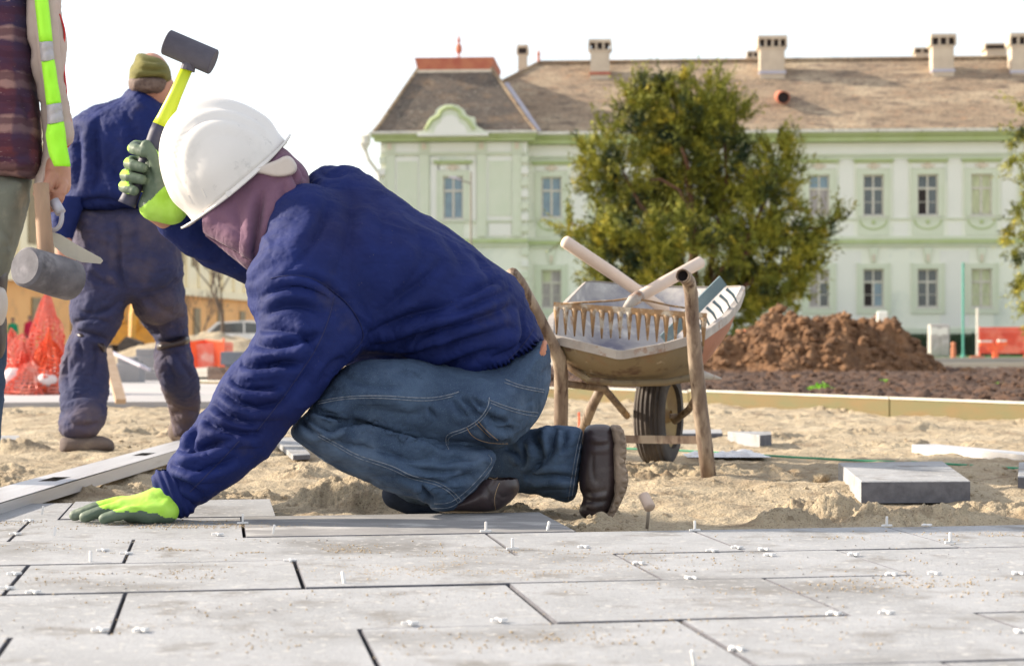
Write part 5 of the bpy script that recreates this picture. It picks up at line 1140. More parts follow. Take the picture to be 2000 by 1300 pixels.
BHd = Body((-1.66, 7.2, 1.40), (-1.35, 7.65, 1.6), .006); BHd.inflate([(250, 148), (300, 142), (330, 150), (322, 176), (312, 184), (300, 186), (284, 186), (262, 182), (252, 176)], W2-.01, .112, .03); V, Q = BHd.mesh(1); V = wrinkle(V, normals(V, Q), .004, 40, (1, 1, .4), 3); body_obj('hair', V, Q, M_hair, w2)
BHd = Body((-1.68, 7.2, 1.42), (-1.33, 7.65, 1.66), .006); BHd.inflate([(251, 165), (252, 148), (253, 132), (262, 122), (265, 106), (275, 103), (300, 108), (318, 115), (333, 132), (336, 163), (300, 162)], W2, .128, .05, sm=1)
V, Q = BHd.mesh(1); V = folds(V, normals(V, Q), [([(254, 133), (290, 138), (334, 136)], .012, 3), ([(256, 148), (290, 152), (335, 150)], .005, 3), ([(265, 112), (290, 120), (325, 122)], .006, 3)]); body_obj('cap', V, Q, M_khaki, w2)
# ================================================================ THE MAN AT THE LEFT EDGE
M_plaid = mat('dirty plaid shirt', (.12, .028, .036), .95, (.05, .02, .05), 5, 6, .5, 300, bdist=.001, stretch=(.5, .5, 3), stains=[((.03, .022, .07), 2.2, .50, .60)], fine=((.30, .20, .20), 90, .66, .74))
def plaid(m):
    n = m.node_tree.nodes; l = m.node_tree.links; b = n['Principled BSDF']; src = b.inputs['Base Color'].links[0].from_socket; tc = n.new('ShaderNodeTexCoord')
    for d_, sc, cc_ in (('Z', 2.6, (.42, .25, .22, 1)), ('X', 3.1, (.03, .02, .06, 1)), ('Z', 5.3, (.05, .012, .03, 1))):
        w_ = n.new('ShaderNodeTexWave'); w_.bands_direction = d_; w_.inputs['Scale'].default_value = sc; w_.inputs['Distortion'].default_value = 1.2; w_.inputs['Detail'].default_value = 3; w_.inputs['Detail Scale'].default_value = 6; l.new(tc.outputs['Object'], w_.inputs['Vector'])
        r_ = n.new('ShaderNodeMapRange'); r_.inputs['From Min'].default_value = .62; r_.inputs['From Max'].default_value = .85; r_.inputs['To Max'].default_value = .62; l.new(w_.outputs[1], r_.inputs['Value'])
        x = n.new('ShaderNodeMix'); x.data_type = 'RGBA'; l.new(r_.outputs[0], x.inputs['Factor']); l.new(src, x.inputs[6]); x.inputs[7].default_value = cc_; src = x.outputs[2]
    l.new(src, b.inputs['Base Color'])
plaid(M_plaid)
M_beige = mat('beige coat', (.48, .38, .34), .9, (.42, .33, .29), 5, 5, .2, 300, bdist=.001); M_hv = mat('hi-vis lime fabric', (.36, .90, .02), .7, (.42, .95, .05), 4); M_refl = mat('grey reflective band', (.36, .34, .36), .5, (.42, .40, .42), 8)
M_olive = mat('worn grey green trousers', (.20, .20, .16), .95, (.14, .145, .115), 6, 6, .4, 200, bdist=.002, stains=[((.30, .27, .21), 7, .58, .72)]); M_redp = mat('red piping', (.6, .02, .02), .7); M_pad = mat('off white knee pad', (.66, .60, .55), .5, (.55, .50, .46), 8)
W1 = 4.9
w1 = empty('person', (P(-40, 0, W1).x, W1, -.045), 'man cut off by the left edge in plaid shirt, beige coat and lime vest', 'person')
def p1(name, parts, m, h=.009, lo=(-1.95, 4.5, -.1), hi=(-1.05, 5.25, 1.75), wr=.004, ws=16, fl=(), sm=1):
    B_ = Body(lo, hi, h)
    for a in parts:
        if a[0] == 'i': B_.inflate(*a[1:])
        else: B_.cap(*a[1:])
    V, Q = B_.mesh(sm); 
    if wr: V = wrinkle(V, normals(V, Q), wr, ws, (1, 1, 1.5), 7)
    if fl: V = folds(V, normals(V, Q), fl)
    return body_obj(name, V, Q, m, w1)
p1('shirt', [('i', [(-190, -330), (0, -330), (50, -250), (60, -50), (72, 100), (78, 240), (86, 345), (40, 352), (-60, 350), (-190, 345), (-215, 100), (-215, -200)], W1, .15, .08)], M_plaid, .010, (-1.8, 4.6, .8), (-1.2, 5.2, 1.85), .007, 9,
   fl=[(t1z([(0, 340), (120, 380), (200, 450)]), .008, 5), (t1z([(0, 600), (120, 590), (200, 640)]), .010, 5), (t1z([(0, 900), (120, 880), (220, 840)]), .010, 6), (t1z([(0, 970), (120, 965), (240, 940)]), .008, 4), (t1z([(60, 420), (140, 560), (170, 760)]), .008, 6)])
p1('coat', [('i', [(48, -330), (100, -300), (112, -100), (114, 60), (122, 150), (126, 250), (116, 300), (100, 330), (98, 372), (80, 372), (62, 360), (84, 320), (84, 250), (76, 180), (60, 120), (50, 0)], [(80, 0, 4.80), (90, 350, 4.84)], .045, .03)], M_beige, .008, (-1.40, 4.6, .75), (-1.15, 5.0, 1.85), .004, 14, fl=[(t1z([(180, 20), (190, 300), (250, 600), (260, 760)]), .010, 5)])
p1('sleeve', [('i', [(92, -300), (122, -200), (120, 0), (119, 30), (129, 66), (131, 100), (129, 128), (125, 150), (131, 178), (134, 200), (142, 240), (147, 262), (143, 280), (130, 290), (112, 284), (100, 200), (90, 60)], [(110, 0, 4.88), (130, 270, 4.86)], .06, .04)], M_beige, .008, (-1.40, 4.7, .85), (-1.12, 5.05, 1.85), .004, 20)
mb = MB(); mb.tube([P(x, y, 4.85) for x, y in smooth_poly([(116, 28), (124, 50), (127, 72), (122, 100), (126, 150), (130, 180), (128, 205), (138, 235), (142, 262), (137, 280), (131, 288)], 2, False)], .0028, 6); mb.obj('piping', M_redp, w1, smooth=True)
def strip(L, R, Yk, m, name, th=.008):
    n = 14; tt = np.linspace(0, 1, n); A = [np.interp(tt, np.linspace(0, 1, len(L)), [q[k] for q in L]) for k in (0, 1)]; Bq = [np.interp(tt, np.linspace(0, 1, len(R)), [q[k] for q in R]) for k in (0, 1)]; v = []; f = []
    for i in range(n):
        for j in range(5):
            s_ = j/4; x = A[0][i]*(1-s_)+Bq[0][i]*s_; y = A[1][i]*(1-s_)+Bq[1][i]*s_; v.append(P(x, y, Yk(y)-.014*math.sin(PI*s_)+.003*math.sin(i*.9+j)))
    for i in range(n-1):
        for j in range(4): a = i*5+j; f.append((a, a+1, a+6, a+5))
    o = mk(name, v, f, m, w1, smooth=True); md = o.modifiers.new('t', 'SOLIDIFY'); md.thickness = th; md.offset = 0; return o
yk = lambda y: 4.736
LL = [(62, -300), (64, -150), (70, 0), (77, 60)]; RR = [(86, -300), (88, -150), (92, 0), (98, 60)]
strip([(60, -300), (66, -100), (70, 0), (79, 82)], [(84, -300), (88, -100), (92, 0), (101, 82)], yk, M_hv, 'vest_panel'); strip([(79, 82.5), (83, 120)], [(101, 82.5), (104, 117)], lambda y: 4.733, M_refl, 'reflective_band')
strip([(83.3, 120.5), (88, 160), (93, 205)], [(104.3, 117.5), (111, 160), (118, 202)], yk, M_hv, 'vest_panel'); strip([(93.3, 205.5), (95, 242)], [(118.3, 202.5), (123, 238)], lambda y: 4.733, M_refl, 'reflective_band')
strip([(95, 242.5), (91, 265), (97, 300), (108, 324)], [(123.3, 238.5), (127, 265), (131, 296), (136.5, 325)], yk, M_hv, 'vest_panel')
mb = MB(); mb.tube([P(84, -20, 4.74), P(89, 12, 4.735), P(92, 52, 4.735)], .0045, 6); mb.obj('pen', M_zinc, w1, smooth=True)
# hand : palm, four curled fingers round the handles, thumb
Bh_ = Body((-1.36, 4.62, .72), (-1.14, 4.98, .98), .004); f1 = lambda x, y, d=0: tuple(P(x, y, 4.80+d))
Bh_.cap([f1(112, 300, .03), f1(113, 330, .02), f1(112, 360, .02)], [.028, .034, .036], .012)
for k, (x, y) in enumerate(((122, 372), (119, 384), (114, 394), (106, 402))): Bh_.cap([f1(x-6, y-32, .02), f1(x+2, y-12, -.005), f1(x-2, y+4, -.02), f1(x-14, y+6, -.022)], [.013, .0125, .0115, .010], .003)
Bh_.cap([f1(102, 345, -.01), f1(92, 368, -.03), f1(82, 380, -.035), f1(72, 378, -.03)], [.018, .014, .0125, .011], .005)
V, Q = Bh_.mesh(1); body_obj('hand', V, Q, M_skin, w1)
p1('trousers', [('i', [(-180, 335), (-60, 330), (62, 340), (60, 370), (53, 410), (40, 455), (22, 512), (12, 545), (-30, 620), (-90, 620), (-110, 500), (-170, 420)], W1, .12, .06), ('c', [P(-90, 400, 4.95), P(-160, 600, 5.0), P(-170, 700, 5.02)], [.12, .09, .08], .04)], M_olive, .009, (-1.75, 4.6, .35), (-1.2, 5.2, .95), .008, 11, fl=[(t6([(0, 100), (60, 180), (90, 300)]), .010, 5), (t6([(0, 200), (40, 220), (100, 150)]), .010, 5)])
p1('jeans_leg', [('i', [(-40, 600), (10, 600), (13, 650), (12, 700), (9, 760), (3, 840), (-6, 920), (-14, 960), (-62, 960), (-70, 800), (-66, 650)], W1, .075, .05), ('c', [P(-165, 680, 5.02), P(-170, 820, 5.05), P(-172, 970, 5.05)], [.08, .065, .055], .02)], M_denim, .009, (-1.8, 4.6, -.07), (-1.3, 5.2, .52), .006, 12)
p1('knee_pad_strap', [('i', [(-60, 515), (10, 515), (17, 535), (14, 560), (10, 600), (14, 640), (12, 690), (2, 710), (-60, 700)], W1-.01, .085, .04)], M_boot, .008, (-1.55, 4.6, .3), (-1.3, 5.1, .65), 0)
p1('knee_pad', [('i', [(-50, 556), (5, 556), (15, 575), (16, 605), (8, 630), (0, 640), (-50, 640)], W1-.06, .06, .03)], M_pad, .006, (-1.5, 4.6, .40), (-1.32, 5.0, .60), 0)
p1('boots', [('i', [(-70, 930), (-6, 930), (-2, 955), (-4, 985), (-40, 995), (-75, 990)], 4.86, .13, .04), ('c', [P(-172, 960, 5.05), P(-176, 975, 4.92)], [.05, .05], .02)], M_dboot, .009, (-1.8, 4.6, -.1), (-1.3, 5.2, .1), 0)
p1('head', [('i', [(-120, -400), (-30, -400), (-20, -440), (-18, -500), (-40, -560), (-75, -575), (-110, -560), (-132, -500), (-130, -440)], W1, .10, .07), ('c', [P(-75, -420, W1), P(-75, -330, W1)], [.06, .075], .03)], M_skin, .008, (-1.75, 4.7, 1.70), (-1.4, 5.1, 2.25), 0)
p1('sleeve', [('c', [P(-215, -280, 4.95), P(-250, -60, 4.98), P(-240, 200, 4.9)], [.085, .065, .05], .03)], M_beige, .010, (-2.0, 4.6, .9), (-1.6, 5.2, 1.9), .005)
# the heavy mallet and trowel he holds
M_wood = mat('dirty wooden handle', (.40, .25, .16), .7, (.32, .20, .13), 12, 5, .3, 80, bdist=.001, stretch=(3, 3, .6)); M_rub2 = mat('worn black rubber', (.10, .095, .11), .75, (.20, .19, .21), 14, 6, .4, 60, bdist=.002, stains=[((.30, .28, .30), 8, .55, .7), ((.04, .04, .05), 6, .6, .7)])
m2 = empty('rubber_mallet', P(92, 520, 4.72), 'big worn black rubber mallet hanging head down from the wooden handle at left', 'mallet')
mb = MB(); mb.tube([P(80, 360, 4.74), P(84, 420, 4.73), P(90, 500, 4.72), P(91, 530, 4.72)], [.021, .0205, .0225, .022], 14); mb.obj('handle', M_wood, m2, smooth=True)
ax = (P(140, 548, 4.80)-P(48, 520, 4.64)); c_ = (P(140, 548, 4.80)+P(48, 520, 4.64))/2; h_ = ax.length/2
mb = MB(); mb.lathe([(0, -h_), (.046, -h_), (.053, -h_+.008), (.0545, -h_*.3), (.056, h_*.4), (.055, h_-.008), (.048, h_), (0, h_)], c_, ax, 48); mb.obj('head', M_rub2, m2)
t2_ = empty('trowel', P(110, 440, 4.78), 'small trowel with bent steel neck and pale pointed blade held beside the mallet', 'trowel')
mb = MB(); mb.tube([P(x, y, 4.76) for x, y in smooth_poly([(104, 402), (112, 400), (120, 408), (121, 424), (118, 440), (110, 448), (100, 450)], 2, False)], .0065, 8); mb.obj('neck', M_zinc, t2_, smooth=True)
mb = MB(); mb.lathe([(0, -.02), (.014, -.02), (.014, .02), (0, .02)], P(112, 404, 4.76), (-.5, .2, .8), 12); mb.obj('ferrule', M_zinc, t2_, smooth=True)
mb = MB(); bp_ = [(100, 452), (118, 458), (150, 478), (196, 503), (201, 509), (196, 515), (160, 512), (128, 500), (106, 482)]
n_ = len(bp_); A_ = [P(x, y, 4.78+.0006*(x-100)) for x, y in bp_]; mb.add(A_+[p+Vector((0, .003, 0)) for p in A_], [tuple(range(n_)), tuple(range(2*n_-1, n_-1, -1))]+[(i, i+n_, (i+1) % n_+n_, (i+1) % n_) for i in range(n_)]); mb.obj('blade', mat('pale trowel steel', (.62, .57, .48), .45, (.5, .46, .38), 12, metal=.2), t2_)
# ================================================================ WHEELBARROW
M_pipe = mat('rusty brown pipe', (.135, .09, .065), .65, (.27, .20, .145), 14, 6, .4, 60, bdist=.002, stretch=(2, 2, .6), stains=[((.34, .27, .20), 7, .52, .64), ((.08, .045, .03), 18, .55, .66)])
M_tray = mat('tray steel', (.19, .15, .09), .75, (.25, .20, .125), 3, 6, .35, 40, bdist=.002, stains=[((.24, .11, .055), 3.5, .50, .64), ((.09, .05, .035), 11, .56, .68), ((.40, .35, .28), 16, .62, .70)])
M_trayr = mat('reddish tray side', (.40, .17, .10), .75, (.30, .12, .07), 5, 6, .35, 40, bdist=.002, stains=[((.55, .48, .44), 6, .58, .70)])
M_trayin = mat('cement crusted inner tray', (.42, .40, .38), .9, (.28, .27, .285), 3.5, 7, .6, 40, bdist=.003, stains=[((.15, .15, .20), 3.0, .53, .66), ((.55, .53, .50), 7, .54, .66), ((.32, .20, .11), 9, .60, .70)])
M_rim = mat('scuffed pale rim', (.42, .38, .34), .7, (.32, .28, .25), 14, 6, .4, 50, bdist=.002, stains=[((.25, .12, .06), 16, .58, .68)])
M_tyre = mat('tyre rubber', (.045, .038, .038), .85, (.085, .07, .06), 12, 5, .3, 80, bdist=.002, stains=[((.20, .16, .12), 5, .58, .74)]); M_hub = mat('yellowish rim steel', (.40, .29, .12), .7, (.28, .18, .09), 9, 5)
wb = empty('wheelbarrow', (P(1250, 0, 6.1).x, 6.1, -.045), 'old rusty wheelbarrow seen from its handle end with rakes lying in the tray', 'wheelbarrow')
mb = MB(); pr = smooth_poly([tuple(P(1348, 552, 5.64)), tuple(P(1352, 600, 5.66))], 1, False)
rp = [P(1333, 538, 5.50), P(1338, 541, 5.57), P(1345, 549, 5.62), P(1350, 572, 5.645), P(1352, 620, 5.66), P(1358, 700, 5.70), P(1368, 800, 5.74), P(1377, 870, 5.76), P(1386, 945, 5.77)]
mb.tube(rp, [.0215]*5+[.023, .0245, .025, .024], 14, caps=False); hb = MB(); o = mb.obj('handle_leg', M_pipe, wb, smooth=True); md = o.modifiers.new('t', 'SOLIDIFY'); md.thickness = .004; md.offset = -1
mb = MB(); mb.lathe([(0, 0), (.017, 0)], P(1335, 539.5, 5.535), (0, 1, 0), 12); mb.obj('pipe_bore', M_dark, wb)
mb = MB(); mb.tube([P(1000, 536, 5.70), P(1012, 550, 5.76), P(1040, 600, 5.82), P(1072, 662, 5.87), P(1092, 700, 5.90), P(1096, 730, 5.92), P(1096, 800, 5.95), P(1094, 934, 6.0)], .0235, 12); mb.obj('handle_leg', M_pipe, wb, smooth=True)
mb = MB(); mb.tube([P(1182, 742, 6.2), P(1158, 790, 6.27), P(1122, 880, 6.4)], .018, 10); mb.obj('brace', M_pipe, wb, smooth=True)
def beam(name, a, b, w_, t_, m, parent):        # flat bar from a to b
    a, b = Vector(a), Vector(b); d = (b-a).normalized(); s_ = d.cross(Vector((0, 0, 1))).normalized(); u_ = s_.cross(d)
    mb = MB(); v = []
    for p in (a, b):
        for x, z in ((-t_, -w_), (t_, -w_), (t_, w_), (-t_, w_)): v.append(p+s_*x+u_*z)
    mb.add(v, [(3, 2, 1, 0), (4, 5, 6, 7)]+[(i, (i+1) % 4, 4+(i+1) % 4, 4+i) for i in range(4)]); return mb.obj(name, m, parent)
beam('cross_bar', P(1110, 856, 5.99), P(1372, 859, 5.78), .013, .003, M_pipe, wb)
mb = MB(); mb.tube([P(1366, 748, 5.76), P(1372, 756, 6.1), P(1345, 800, 6.42), P(1318, 822, 6.55)], .013, 8); mb.tube([P(1100, 748, 5.95), P(1180, 758, 6.2), P(1225, 812, 6.5)], .013, 8); mb.obj('frame_tube', M_pipe, wb, smooth=True)
# tray
rim = [(1079, 655, 5.92), (1140, 670, 5.84), (1212, 688, 5.78), (1290, 674, 5.78), (1368, 652, 5.84), (1412, 618, 6.1), (1436, 588, 6.35), (1449, 560, 6.62), (1400, 562, 6.78), (1262, 560, 6.9), (1148, 549, 6.9), (1112, 586, 6.6), (1080, 622, 6.2)]
bot = [(1124, 726, 6.02), (1160, 736, 5.98), (1215, 740, 5.94), (1290, 738, 5.94), (1346, 728, 6.0), (1366, 716, 6.15), (1372, 706, 6.3), (1366, 698, 6.45), (1340, 694, 6.55), (1260, 694, 6.6), (1170, 694, 6.6), (1140, 700, 6.45), (1126, 712, 6.2)]
Rm = [P(*p) for p in rim]; Bt = [P(*p) for p in bot]; n_ = len(Rm)
def loopsmooth(L, it=1):
    q = [tuple(p) for p in L]
    for _ in range(it):
        r = []
        for i in range(len(q)): a, b = np.array(q[i]), np.array(q[(i+1) % len(q)]); r += [tuple(a*.92+b*.08), tuple(a*.08+b*.92)]
        q = r
    return [Vector(p) for p in q]
Rs, Bs_ = loopsmooth(Rm), loopsmooth(Bt); n_ = len(Rs); lv = []
for t in (0, .2, .45, .7, .88, 1):
    for a, b in zip(Rs, Bs_):
        p = a.lerp(b, t); c = sum(Bs_, Vector())/n_; out = (Vector((p.x-c.x, p.y-c.y, 0)))*(.16*math.sin(PI*t)); lv.append(p+out*.6)
ct = sum(Bs_, Vector())/n_; fs = []
for j in range(5):
    for i in range(n_): fs.append((j*n_+i, j*n_+(i+1) % n_, (j+1)*n_+(i+1) % n_, (j+1)*n_+i))
lv.append(ct+Vector((0, 0, -.012))); k0 = 5*n_
for i in range(n_): fs.append((k0+i, k0+(i+1) % n_, len(lv)-1))
oin = mk('tray_inside', lv, fs, M_trayin, wb, smooth=True)
lo_ = []
cc = sum(Rs, Vector())/n_
for p in lv: q = Vector((p.x-cc.x, p.y-cc.y, 0)); lo_.append(p+q.normalized()*.006+Vector((0, 0, -.006)) if q.length > .001 else p+Vector((0, 0, -.008)))
out = mk('tray', lo_, [f_[::-1] for f_ in fs], M_tray, wb, smooth=True); out.data.materials.append(M_trayr)
for pl in out.data.polygons:
    c = pl.center+wb.location
    if pix(np.array([c]))[0][0] > 1372: pl.material_index = 1
mb = MB()
for i in range(n_):
    a, b = Rs[i], Rs[(i+1) % n_]; qa, qb = [(Vector((p.x-cc.x, p.y-cc.y, 0))).normalized() for p in (a, b)]
    v = [a+qa*-.003+Vector((0, 0, .002)), b+qb*-.003+Vector((0, 0, .002)), b+qb*.016+Vector((0, 0, .002)), a+qa*.016+Vector((0, 0, .002)), a+qa*.016+Vector((0, 0, -.024)), b+qb*.016+Vector((0, 0, -.024))]
    mb.add(v, [(0, 1, 2, 3), (3, 2, 5, 4)])
o = mb.obj('rim', M_rim, wb); md = o.modifiers.new('t', 'SOLIDIFY'); md.thickness = .003
mb = MB(); mb.tube([P(x, y, d) for x, y, d in ((1095, 700, 5.96), (1120, 722, 5.95), (1150, 742, 5.93), (1215, 748, 5.90), (1300, 746, 5.90), (1368, 734, 5.86))], .012, 8); mb.obj('under_rail', M_tray, wb, smooth=True)
c = P(1362, 740, 6.6); mb = MB(); mb.tube([P(1345, 740, 6.0), P(1372, 732, 6.5), P(1408, 739, 6.9)], [.012, .018, .004], 8); mb.obj('front_stay', M_rim, wb, smooth=True)
# wheel
wf = math.radians(20); wax = Vector((math.cos(wf), -math.sin(wf), 0)); wc = P(1287, 808, 6.53); wc.z = -.047+.188
we = empty('wheel', wc, parent=wb); we.location = wc-wb.location
def tire():
    pf = []
    for k in range(21):
        a = -PI*.5+PI*k/20; r_ = .135+.050*max(0, math.cos(a))**.6; z_ = .054*math.sin(a)*(1.0)
        if abs(a) < .9: r_ += -.004 if k % 2 else .0
        pf.append((r_, z_))
    pf += [(.118, .055), (.118, -.055)]; return pf
mb = MB(); mb.lathe(tire(), wc, wax, 48, closed=True); mb.obj('tyre', M_tyre, we, smooth=False)
mb = MB(); mb.lathe([(.022, .045), (.03, .02), (.09, .012), (.112, .036), (.121, .040), (.121, -.040), (.112, -.036), (.09, -.012), (.03, -.02), (.022, -.045)], wc, wax, 32); mb.obj('hub', M_hub, we, smooth=True)
mb = MB(); mb.tube([wc-wax*.085, wc+wax*.085], .009, 8); mb.obj('axle', M_pipe, we, smooth=True)
# ---- rakes lying in the tray
M_rust = mat('orange rust steel', (.34, .20, .09), .85, (.22, .14, .08), 30, 5, .4, 80, bdist=.001, stains=[((.46, .41, .34), 22, .52, .64)]); M_pole_ = mat('pale wooden pole', (.64, .52, .44), .6, (.58, .46, .38), 6, 4, .1, 30, stretch=(1, 1, .5)); M_teals = mat('blue grey painted steel', (.09, .14, .16), .55, (.14, .20, .22), 9, 4, stains=[((.30, .30, .28), 12, .62, .7)])
rk = empty('bow_rake', P(1235, 590, 5.85), 'rusty bow rake with long teeth across the near side of the wheelbarrow tray', 'rake', 'rakes lying in the wheelbarrow')
ra, rb = P(1082, 596, 5.93), P(1380, 618, 5.78)
beam('rake_bar', ra, rb, .011, .006, M_rust, rk)
for k in range(17):
    p = ra.lerp(rb, (k+.3)/16.6); mb = MB(); mb.tube([p+Vector((0, 0, -.004)), p+Vector((0, .004, -.04)), p+Vector((0, .010, -.092-.006*random.random()))], [.0115, .0075, .0025], 6, flat=1.0); mb.obj('tooth', M_rust, rk, smooth=True)
mb = MB(); mb.tube([P(x, y, d) for x, y, d in ((1100, 593, 5.9), (1150, 590, 5.9), (1200, 587, 5.9), (1232, 582, 5.9), (1270, 588, 5.9), (1310, 597, 5.9), (1352, 603, 5.85))], .0035, 6); mb.obj('bow', M_rust, rk, smooth=True)
mb = MB(); mb.tube([P(1222, 602, 5.87), P(1236, 586, 5.9), P(1250, 578, 5.92)], [.012, .019, .022], 10); mb.obj('socket', M_rim, rk, smooth=True)
mb = MB(); mb.tube([P(1236, 587, 5.905), P(1300, 550, 5.98), P(1368, 512, 6.06), P(1371, 510, 6.063)], [.020, .0215, .021, .015], 12); mb.obj('shaft', M_pole_, rk, smooth=True)
r2 = empty('garden_rake', P(1350, 600, 6.25), 'blue grey steel rake head in the right of the tray with a long white pole', 'rake', 'rakes lying in the wheelbarrow')
mb = MB(); mb.tube([P(1100, 470, 6.0), P(1104, 472, 6.0), P(1200, 536, 6.15), P(1300, 606, 6.3)], [.014, .0215, .0215, .019], 12); mb.obj('shaft', M_pole_, r2, smooth=True)
beam('rake_bar', P(1296, 664, 6.15), P(1412, 548, 6.25), .021, .004, M_teals, r2)
ta, tb_ = P(1338, 632, 6.2), P(1420, 556, 6.24)
for k in range(7):
    p = ta.lerp(tb_, k/6.3); mb = MB(); mb.tube([p+Vector((.004, -.006, -.008)), p+Vector((.026, -.012, -.028)), p+Vector((.042, -.012, -.058))], [.0055, .005, .002], 6); mb.obj('tooth', M_teals, r2, smooth=True)
# ================================================================ SMALL THINGS ON SLABS AND SAND
M_sp = mat('white spacer plastic', (.82, .80, .78), .5)
def spacer_mesh(kind):
    mb = MB(); a, t, h = .0125, .0022, .004
    if kind == 'flat': mb.cbox(-a, a, -t, t, 0, h, .001); mb.cbox(-t, t, t+.0002, a, 0, h*.96, .001); mb.cbox(-t, t, -a, -t-.0002, 0, h*.96, .001)
    elif kind == 'up': mb.cbox(-a, a, -t, t, 0, h, .001); mb.cbox(-t, t, -t*.9, t*.9, h+.0002, .022, .001)
    else: mb.cbox(-t, t, -t, t, 0, .020, .001)
    me = bpy.data.meshes.new('tile_spacer'); me.from_pydata(mb.v, [], mb.f); me.materials.append(M_sp); return me
SM = {k: spacer_mesh(k) for k in ('flat', 'up', 'pin')}
SL = {'flat': 'white plastic cross spacer lying flat on the grey paving slabs', 'up': 'white plastic spacer standing in a slab joint with one arm upright', 'pin': 'white plastic spacer reduced to one short upright pin on the slabs'}
spots = [(82, 1004, 'pin', 0), (56, 1017, 'flat', .5), (30, 1043, 'flat', .3), (106, 1046, 'pin', 0), (201, 1075, 'flat', .2), (177, 1096, 'pin', .4), (247, 1081, 'flat', .1), (28, 1121, 'flat', .3), (14, 1149, 'flat', .2), (65, 1157, 'flat', .4), (425, 1044, 'flat', .2), (474, 1022, 'up', 0),
         (533, 1042, 'pin', 0), (567, 1095, 'flat', 0), (672, 1138, 'pin', .5), (196, 1231, 'flat', .3), (275, 1231, 'flat', .6), (949, 1038, 'up', .1), (1069, 1035, 'pin', .2), (1001, 1072, 'up', .1), (1247, 1100, 'flat', .4), (1357, 1036, 'up', .1), (1391, 1076, 'flat', 0), (1349, 1129, 'flat', .7), (975, 1212, 'flat', .2),
         (801, 1218, 'flat', .1), (1440, 1069, 'flat', .1), (1491, 1073, 'flat', .5), (1503, 1084, 'flat', .2), (1667, 1083, 'flat', .3), (1732, 1027, 'up', .1), (1856, 1060, 'up', .2), (1825, 1120, 'flat', .1), (1741, 1122, 'flat', .3), (1988, 1120, 'flat', .4), (1629, 1199, 'flat', .2), (1732, 1197, 'flat', .0), (1438, 1268, 'flat', .4), (1996, 1234, 'flat', .5), (1357, 1298, 'pin', 0), (1140, 1068, 'flat', .3), (1810, 1026, 'flat', .2)]
rowsv = [2.53, 2.965, 3.355, 3.765, 4.215]; OR = ['first', 'second', 'third', 'fourth', 'fifth', 'sixth', 'seventh', 'eighth', 'ninth', 'tenth', 'eleventh', 'twelfth', 'thirteenth']; NR = ['nearest', 'second nearest', 'middle', 'second farthest', 'farthest']
grp = {}
for s_ in spots:
    c_ = G(s_[0], s_[1]); v_ = -c_.x*ST+c_.y*CT; ri = min(range(5), key=lambda q: abs(rowsv[q]-v_)); grp.setdefault((ri, s_[2]), []).append(s_)
lbl = {}
KN = {'flat': 'white cross spacer lying flat', 'up': 'white spacer with upright arm', 'pin': 'lone upright white spacer pin'}
for (ri, k_), L_ in grp.items():
    for i_, s_ in enumerate(sorted(L_)): lbl[s_] = KN[k_]+', '+(OR[i_]+' from left ' if len(L_) > 1 else '')+'on '+NR[ri]+' slab joint'
for (px, py, k, r_) in spots:
    o = bpy.data.objects.new('tile_spacer', SM[k]); COL.objects.link(o); o.location = G(px, py, .001); o.rotation_euler.z = r_+TH
    if k == 'pin': o.rotation_euler.x = random.uniform(-.2, .2); o.rotation_euler.y = random.uniform(-.3, .3)
    tag(o, lbl[(px, py, k, r_)], 'tile spacer', 'white plastic spacers left between the slabs')
# grains of sand and grit
M_grain = mat('sand grains', (.46, .36, .24), .95, (.34, .26, .17), 60, world=True); M_grit = mat('grey grit', (.30, .29, .28), .95, (.20, .19, .19), 60, world=True)
def patch(lst, n, rr, m, name, z):
    pts = []; q = []
    for (px, py, rx, ry, w_) in lst:
        c = G(px, py, 0); k = int(n*w_); X = c.x+rx*RNG.normal(size=k); Y = c.y+ry*RNG.normal(size=k); pts += list(zip(X, Y)); 
    pts = np.array(pts); v = -pts[:, 0]*ST+pts[:, 1]*CT; u = pts[:, 0]*CT+pts[:, 1]*ST
    k = (v < 3.75) | ((v < 4.2) & (u < .75)); pts = pts[k]; pts = pts[(vnoise(pts[:, 0]*9, pts[:, 1]*14, 2.)+.6*vnoise(pts[:, 0]*31, pts[:, 1]*40, 5.)) > -.05]
    clods(name, np.column_stack([pts, np.full(len(pts), z)]), rr[0]+rr[1]*RNG.random(len(pts))**6, m)
patch([(430, 1068, .20, .05, 1), (520, 1078, .14, .03, .6), (900, 1112, .15, .06, 1.3), (860, 1100, .3, .1, .7), (250, 1125, .22, .06, .6), (90, 1022, .2, .06, .5), (1790, 1145, .2, .06, .7), (1900, 1048, .2, .05, .7), (880, 1250, .25, .06, .5), (380, 1026, .12, .04, .7), (1380, 1120, .5, .2, .5), (700, 1180, .7, .25, .9), (1500, 1220, .5, .15, .6), (870, 1001, .16, .012, .9), (1090, 1080, .2, .06, .3)],
      2600, (.0004, .0019), M_grain, 'sand_grains', .0010)
patch([(400, 1065, .2, .06, .6), (250, 1150, .5, .2, .6), (1000, 1160, .8, .3, .8), (1500, 1180, .7, .3, .8), (1850, 1090, .3, .15, .4), (600, 1240, .5, .1, .4)], 500, (.0004, .0019), M_grit, 'grit', .0010)
# crumbs of damp sand
n = 9000; Y = 3.9+4.5*RNG.random(n)**1.7; X = Y*(-.32+.64*RNG.random(n)); Z = sand_height(X, Y); v = -X*ST+Y*CT; u = X*CT+Y*ST
kk = (Z > -.06) & (vnoise(X*2.1, Y*2.1, 3.3)+.4*vnoise(X*7, Y*7, 1.3) > .02); clods('sand_crumbs', np.stack([X, Y, Z], -1)[kk], (.0022+.009*RNG.random(n)**4)[kk], M_sand)
